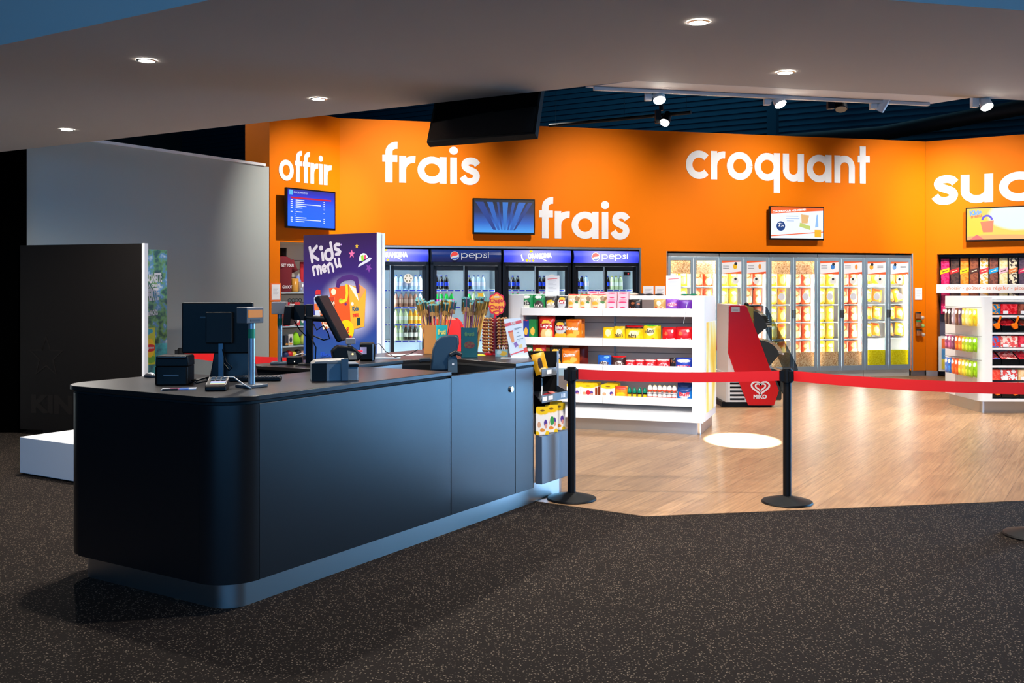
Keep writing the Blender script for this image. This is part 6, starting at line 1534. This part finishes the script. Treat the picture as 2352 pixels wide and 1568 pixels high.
# promo sign leaning
q = on(1190,823); a_x = lambda px: (px-1190)/F*q.y; a_z = lambda py: EYE-(py-HY)/F*q.y-1.051
t = thing('promo_sign','tilted white promo card on a clear holder at the right end of counter','sign',(q.x,q.y,1.051),0)
quad = [(a_x(1157),a_z(733)),(a_x(1196),a_z(729)),(a_x(1215),a_z(820)),(a_x(1174),a_z(824))]
def qp(u, v):
    a = [quad[0][i]+(quad[1][i]-quad[0][i])*u for i in (0,1)]; b = [quad[3][i]+(quad[2][i]-quad[3][i])*u for i in (0,1)]
    return (a[0]+(b[0]-a[0])*v, a[1]+(b[1]-a[1])*v)
def qpoly(name, uv, col, y): 
    mb = MB(); mb.prismy([qp(*p) for p in uv],y-.0008,y); part(name, mb, flat(col), t)
mb = MB(); mb.prismy(quad,-.004,.0); part('card', mb, mat('promo_card',(214,226,236),.3), t)
mb = MB(); mb.box(a_x(1150),a_x(1214),-.03,.06,0,.004); mb.prismy([(a_x(1176),.0),(a_x(1190),.0),(a_x(1184),.06)],.002,.04); part('holder', mb, mat('clear_holder',(200,205,208),.15), t)
qpoly('red_band',[(0,.11),(1,.06),(1,.13),(0,.19)],(214,90,100),-.0045)
mb = MB(); p0, p1 = qp(.34,.155), qp(.66,.09); text(mb,'PROMO',p0[0],p1[0],p0[1],p1[1],-.0065,.02,rot=.08); part('heading', mb, whitew, t)
qpoly('red_band',[(.02,.88),(.8,.80),(.8,.83),(.02,.91)],(214,90,100),-.0045); qpoly('red_square',[(.8,.76),(1,.74),(1,.86),(.8,.88)],(220,80,70),-.0046)
qpoly('cup_picture',[(.12,.33),(.40,.31),(.36,.58),(.22,.60)],(226,150,100),-.0046); qpoly('cup_rim',[(.12,.31),(.40,.29),(.40,.33),(.12,.35)],(214,90,90),-.0048)
qpoly('packet_picture',[(.30,.62),(.48,.58),(.55,.68),(.36,.73)],(140,110,180),-.0046); qpoly('packet_picture',[(.55,.68),(.78,.66),(.76,.74),(.54,.76)],(226,205,140),-.0046)
mb = MB()
for k,(u0,u1,v) in enumerate(((.5,.95,.25),(.5,.75,.28),(.6,.72,.36),(.55,.8,.45),(.55,.9,.52),(.6,.7,.57))):
    mb.prismy([qp(u0,v),qp(u1,v-.015),qp(u1,v),qp(u0,v+.015)],-.0055,-.0046)
part('small_print', mb, flat((130,150,170)), t)

# ================================================================= OFFICE CHAIR in the gate well
q = P(1022,830,6.95); t = thing('office_chair','blue-black office chair with rounded back behind the counter gate','chair',(q.x,q.y,0),.12)
cx = lambda px: (px-1021)*1.08/F*6.95; cz = lambda py: EYE-(py-HY)/F*6.95
cf = mat('chair_shell',(38,58,74),.35); cd = mat('chair_black',(16,18,20),.5)
out = [(cx(990),cz(850)),(cx(996),cz(800)),(cx(1003),cz(782)),(cx(1012),cz(774)),(cx(1030),cz(770)),(cx(1044),cz(769.5)),(cx(1048),cz(774)),(cx(1049),cz(790)),(cx(1044),cz(812)),(cx(1038),cz(850))]
mb = MB(); mb.prismy(out,-.02,.015); part('backrest', mb, cf, t, bevel=.010)
mb = MB(); mb.prismy([((x-cx(1022))*1.06+cx(1023),(z-cz(810))*1.03+cz(810)) for x,z in out],.015,.03); part('back_frame', mb, cd, t, bevel=.006)
for s,(p0,p1,p2) in enumerate((((990,824),(970,825),(966,828)),((1030,815),(1042,808),(1056,814)))):
    mb = MB(); mb.ribbon([(cx(p0[0]),cz(p0[1])),(cx(p1[0]),cz(p1[1])),(cx(p2[0]),cz(p2[1]))],.025,.10,.02+.05*0); part('armrest', mb, cd, t, bevel=.006)
mb = MB(); mb.prismy([(cx(1027),cz(822)),(cx(1036),cz(814)),(cx(1046),cz(820)),(cx(1047),cz(854)),(cx(1027),cz(854))],-.05,.0); part('back_bracket', mb, mat('bracket_grey',(66,84,96),.4), t)
mb = MB(); mb.box(cx(1035),cx(1039.5),-.053,-.05,cz(837),cz(833)); part('white_label', mb, whitew, t)
mb = MB(); mb.prism(rounded(-.19,.19,.02,.31,.08),.44,.53); part('seat', mb, cd, t, 35, bevel=.02)
mb = MB(); mb.cyl((0,.14,.10),(0,.14,.44),.03,n=16); part('gas_column', mb, blackm, t, 40)
mb = MB(); mb.box(-.03,.03,-.04,.22,.42,.46); mb.box(-.03,.03,-.02,.02,.42,.9); part('back_support', mb, blackm, t)
for k in range(5):
    a = 2*pi*k/5+.3; mb = MB(); mb.cyl((0,.14,.11),(.20*math.cos(a),.14+.20*math.sin(a),.075),.022,.016,n=10); sp = part('foot_spoke', mb, blackm, t, 40)
    mb = MB(); mb.cyl((.20*math.cos(a)-.015,.14+.20*math.sin(a),.03),(.20*math.cos(a)+.015,.14+.20*math.sin(a),.03),.03,n=14); part('castor', mb, blackm, sp, 40)

# ================================================================= SNACK RACK at the right end of the counter
rk = thing('snack_rack','dark open snack rack with grey trays on the right end of the counter','rack',ab(2.94,.0),AU)
mb = MB(); mb.prism([(0,-.02)]+arc(.40,.13,.15,270,360,10)+[(.55,.36),(.0,.035)],.15,.50); part('base_cabinet', mb, mat('rack_base',(96,108,122),.4), rk, 35, bevel=.004)
mb = MB(); mb.prism([(.0,.0)]+arc(.40,.13,.13,270,360,10)+[(.53,.34),(.0,.03)],.5,.503); part('base_top', mb, mat('rack_top',(120,100,92),.4), rk)
pa, pb = to_ab(P(1206,660,8.03)), to_ab(P(1279,660,8.03)); pa = Vector(pa)-Vector((2.94,0)); pb = Vector(pb)-Vector((2.94,0)); pd = (pb-pa).normalized(); pn = Vector((-pd.y,pd.x))
def pquad(s0, s1, d0, d1): L_ = (pb-pa).length; return [tuple(pa+pd*(s*L_)+pn*d) for s,d in ((s0,d0),(s1,d0),(s1,d1),(s0,d1))]
mb = MB(); mb.prism(pquad(0,1,0,.012),.51,1.066); part('back_panel', mb, mat('rack_black',(10,9,9),.7,spec=.15), rk)
mb = MB(); mb.prism(pquad(1.0,1.055,-.012,.014),.72,1.068); part('edge_post', mb, mat('post_blue_grey',(140,165,190),.35,.3), rk)
trg = mat('tray_grey',(100,106,112),.45)
trays = []
for z,xr in ((.935,.24),(.742,.42)):
    q1, q2 = Vector((.03,0)), Vector((xr,0)); q3 = pb-pn*.004; q4 = pa+pd*.06-pn*.004
    mb = MB(); mb.prism([tuple(v) for v in (q1,q2,q3,q4)],z-.006,z); mb.box(.03,xr,-.004,.002,z-.006,z+.05)
    e_ = (q3-q2).normalized(); n_ = Vector((e_.y,-e_.x))*.005
    mb.prism([tuple(v) for v in (q2,q2+n_,q3+n_,q3)],z-.006,z+.05); tr_ = part('tray', mb, trg, rk)
    for x_ in ((.10,) if xr < .3 else (.035,.12,.31)):
        mb = MB(); mb.box(x_,x_+.065,-.006,-.0042,z+.008,z+.038); part('price_tag', mb, paper, tr_)
mb = MB(); mb.tube([(.07,.03,.75),(.12,.05,.82),(.20,.10,.90)],.005,6); part('white_stick', mb, whitew, rk, True)
mb = MB(); mb.prism(pquad(1.06,1.30,-.004,.0),.87,.93); part('price_panel', mb, mat('pale_blue_panel',(170,200,214),.4), rk)
mb, fn = pillow(.10,.16,.03,6,7,seed=5); o = solo('chocolate_bag',mb,art_mat('bag_gold_nuts',(222,160,20),[(.5,.5,.2,.3,(60,40,30)),(.6,.2,.3,.12,(245,220,160))]),'golden nut bag standing in the upper tray of the snack rack','candy bag',ab(3.06,.045,.94),.15,None,True); o.rotation_euler[1] = -.25
mb = MB(); mb.box(-.11,.11,-.03,.03,0,.03); o = solo('chocolate_bar_pack',mb,flat((200,30,46)),'red bar pack lying in the lower tray of the snack rack','chocolate bar',ab(3.17,.07,.745),AU+.35)
mb = MB(); mb.box(-.07,.07,-.02,.02,0,.03); o = solo('chocolate_bar_pack',mb,flat((226,130,120)),'pale coral bar pack at the right in the lower tray','chocolate bar',ab(3.36,.14,.745),AU+.7)
mb, fn = pillow(.26,.11,.05,6,6,seed=9); o = solo('dark_snack_bag',mb,mat('bag_murky',(84,80,70),.35),'murky olive bag lying behind the cartons on the snack rack','snack bag',ab(3.26,.2,.505),AU+.62,None,True)
R2 = 'yellow cartons on the snack rack'
for k in range(4):
    pos = [(.06,.03),(.20,.035),(.335,.045),(.44,.13)][k]
    loc = ab(2.94+pos[0], pos[1]-.01, .506)
    c = dup(cp0, loc, AU-.78, 'yellow and white carton on the snack rack base, %s' % ('nearest the counter','with green seal','half behind the belt post','right of the belt post')[k], R2); s_ = .098/(gx(1366,-.05)-gx(1334,-.05)); c.scale = (s_,s_*.95,.205/(go.hit(1350,882,-.05)[1]-TZ[3]))
    if k == 1:
        mb = MB(); w0 = (gx(1366,-.05)-gx(1334,-.05)); mb.disc(.01,(go.hit(1350,882,-.05)[1]-TZ[3])*.42,.026,.001,-.0512); part('green_seal', mb, flat((60,160,80)), c)

# ================================================================= PERSON bending at the coolers
pq = P(1036,800,9.6); X0, Y0 = pq.x, pq.y
J = {'pel':(0,0,.88,.125),'waist':(0,.01,1.0,.118),'chest':(0,.04,1.13,.135),'neckb':(0,.10,1.245,.075),'neck':(0,.145,1.285,.052),'head':(-.01,.19,1.34,.082),'head2':(-.015,.23,1.415,.075),
 'shl':(-.15,.05,1.215,.062),'ell':(-.18,.13,.97,.046),'wrl':(-.11,.31,.89,.032),'hal':(-.09,.37,.87,.036),
 'shr':(.15,.05,1.215,.062),'elr':(.19,.02,.96,.046),'wrr':(.18,.06,.76,.032),'har':(.18,.07,.70,.036),
 'hipl':(-.085,.0,.84,.10),'knl':(-.10,-.03,.47,.068),'anl':(-.11,.02,.09,.048),'tol':(-.13,.16,.045,.042),
 'hipr':(.085,.0,.84,.10),'knr':(.10,-.03,.47,.068),'anr':(.11,.02,.09,.048),'tor':(.13,.16,.045,.042)}
E = [('pel','waist'),('waist','chest'),('chest','neckb'),('neckb','neck'),('neck','head'),('head','head2'),('neckb','shl'),('shl','ell'),('ell','wrl'),('wrl','hal'),('neckb','shr'),('shr','elr'),('elr','wrr'),('wrr','har'),('pel','hipl'),('hipl','knl'),('knl','anl'),('anl','tol'),('pel','hipr'),('hipr','knr'),('knr','anr'),('anr','tor')]
ks = list(J); me = bpy.data.meshes.new('skeleton'); me.from_pydata([J[k][:3] for k in ks],[(ks.index(x),ks.index(y)) for x,y in E],[])
so = bpy.data.objects.new('skeleton',me); C.objects.link(so); so.modifiers.new('skin','SKIN'); sv = me.skin_vertices[0].data
for i,k in enumerate(ks): sv[i].radius = (J[k][3],)*2; sv[i].use_root = (k == 'pel')
sb = so.modifiers.new('sub','SUBSURF'); sb.levels = sb.render_levels = 2
dg = bpy.context.evaluated_depsgraph_get(); bm_ = bpy.data.meshes.new_from_object(so.evaluated_get(dg)); bpy.data.objects.remove(so)
skinm = mat('skin',(206,150,120),.5)
bm_.materials.clear(); bm_.materials.append(skinm); bm_.polygons.foreach_set('use_smooth',[True]*len(bm_.polygons)); bm_.name = 'person'
pe = link('person',bm_,None,(X0,Y0,0),.95); tag(pe,'person in a red T-shirt bending forward with back turned before the drink coolers','person')
def clothes(name, test, m, grow):
    vs = []; mp_ = {}; fs = []
    for f in bm_.polygons:
        if test(f.center):
            fs.append([])
            for v in f.vertices:
                if v not in mp_:
                    mp_[v] = len(vs); q = bm_.vertices[v]; vs.append(tuple(q.co+q.normal*grow))
                fs[-1].append(mp_[v])
    mb = MB(); mb.add(vs,fs); return part(name, mb, m, pe, True)
clothes('red_shirt', lambda c: c.z > .87 and ((abs(c.x) < .165 and c.z < 1.27) or (abs(c.x) >= .165 and c.z > 1.06)), mat('red_cotton',(225,20,18),.8), .014)
clothes('jeans', lambda c: c.z < .93 and c.z > .10 and abs(c.x) < .19 and c.y < .09, mat('denim',(50,64,92),.8), .010)
clothes('hair', lambda c: c.z > 1.37 or (c.z > 1.30 and c.y < .175), mat('dark_hair',(34,24,20),.7), .012)
mb = MB(); mb.sphere((-.01,.295,1.36),.014,8); part('nose', mb, skinm, pe, True)
for s in (-1,1):
    mb = MB(); mb.sphere((-.012+s*.03,.28,1.385),.009,8); part('eye', mb, flat((40,30,30)), pe, True)
    mb = MB(); mb.sphere((-.01+s*.08,.205,1.36),.02,8,1.3); part('ear', mb, skinm, pe, True)
mb = MB(); mb.ribbon([(-.03,1.33),(.01,1.33)],.008,.004); mb.xform(Matrix.Translation((0,.282,0))); part('mouth', mb, flat((150,80,70)), pe)
for hnd,dv in (('hal',(0,.05,-.03)),('har',(0,.01,-.06))):
    h_ = Vector(J[hnd][:3]); d_ = Vector(dv).normalized()
    for k in range(5):
        L_ = (.055,.07,.075,.068,.05)[k]; off_ = Vector((0,(k-2)*.014,0)) if hnd == 'har' else Vector(((k-2)*.014,0,0))
        side = off_*(1.9 if k == 4 else 1.1)
        mb = MB(); mb.tube([h_+off_*.9+d_*.015,h_+side+d_*(.02+L_*.5),h_+side*1.05+d_*(.02+L_)-Vector((0,0,.006))],.0078,7); part('finger', mb, skinm, pe, True)
# ================================================================= LIGHT
W = bpy.data.worlds.new('world'); S.world = W; W.use_nodes = True
W.node_tree.nodes['Background'].inputs['Color'].default_value = (.30,.52,.85,1); W.node_tree.nodes['Background'].inputs['Strength'].default_value = .35
def area(name, loc, target, sx, sy, power, col):
    l = bpy.data.lights.new(name,'AREA'); l.shape = 'RECTANGLE'; l.size = sx; l.size_y = sy; l.energy = power; l.color = col
    o = bpy.data.objects.new(name,l); C.objects.link(o); o.location = loc
    o.rotation_euler = (Vector(target)-Vector(loc)).to_track_quat('-Z','Y').to_euler(); return o
def spot(name, loc, target, power, angle, blend, col=(1,.96,.9), r=.05):
    l = bpy.data.lights.new(name,'SPOT'); l.energy = power; l.spot_size = math.radians(angle); l.spot_blend = blend; l.color = col; l.shadow_soft_size = r
    o = bpy.data.objects.new(name,l); C.objects.link(o); o.location = loc
    o.rotation_euler = (Vector(target)-Vector(loc)).to_track_quat('-Z','Y').to_euler(); return o
# daylight through the two glazed openings (right-hand facade, front facade behind the photographer)
dr = area('daylight_right',(12.5,11.7,1.8),(0,5.6,.5),4.5,3.4,280,(.25,.58,1.0)); dr.data.spread = math.radians(70)
area('daylight_front',(0,-5.4,2.8),(0,6,1.2),13.5,3.3,640,(.16,.50,1.0))
# recessed downlights of the soffit
for (_, px, py), pw in zip(dl_names,(420,300,340,380,330)):
    q = G(px,py,ZC); spot('downlight_beam',(q.x,q.y,ZC-.02),(q.x,q.y,0),pw,168,.8,(1,.93,.86),.04)
# lobby ceiling downlights behind the photographer
for x,y,p in ((-2.5,1.5,130),(1.0,1.2,450),(4.5,2.6,450)):
    spot('lobby_beam',(x,y,5.35),(x,y+.6,0),p,90,.9,(1,.95,.9),.06)
# track spotlights; beams aimed off their heads, middle one made for a floor patch
for (o_, d_), (pw, an, bl) in zip((BEAMS[0],BEAMS[1],BEAMS[3]),((650,40,.6),(24000,10.5,.08),(700,40,.8))):
    spot('track_beam', o_, o_+d_, pw, an, bl, (.95,.97,1), .03)
# shop lighting hung above the soffit line
def wash(pl, px, py, power, ang, out=3.2, z=4.6, blend=1.0):
    x, zz = pl.hit(px,py); spot('shop_beam', pl.xy(x,out,z), pl.xy(x,0,zz), power, ang, blend, (1,.95,.88), .06)
wash(off,690,500,590,55,2.6)
wash(back,930,480,960,62)
wash(back,1350,560,720,66)
wash(back,1720,520,740,66)
wash(back,2060,520,900,62)
wash(cand,2260,520,820,62)
for x,y,p in ((1.2,8.9,480),(4.5,9.8,560),(4.2,13.4,900),(-.3,12.6,800),(7.6,12.6,800),(7.3,9.6,550)):
    spot('shop_beam',(x,y,4.7),(x,y+.3,0),p*1.2,100,.8,(1,.95,.88),.12)
area('added_cladding_fill',(3,21,8.8),(3,21.5,0),16,1.2,230,(.22,.62,.9))  # added fill to brighten the navy cladding; the roof has no opening
spot('added_return_wall_fill',(-6.8,14.6,5.6),(-3.7,14.5,3.7),260,40,.8,(1,.95,.9),.1)  # added spot to brighten the orange return wall; no fitting is built
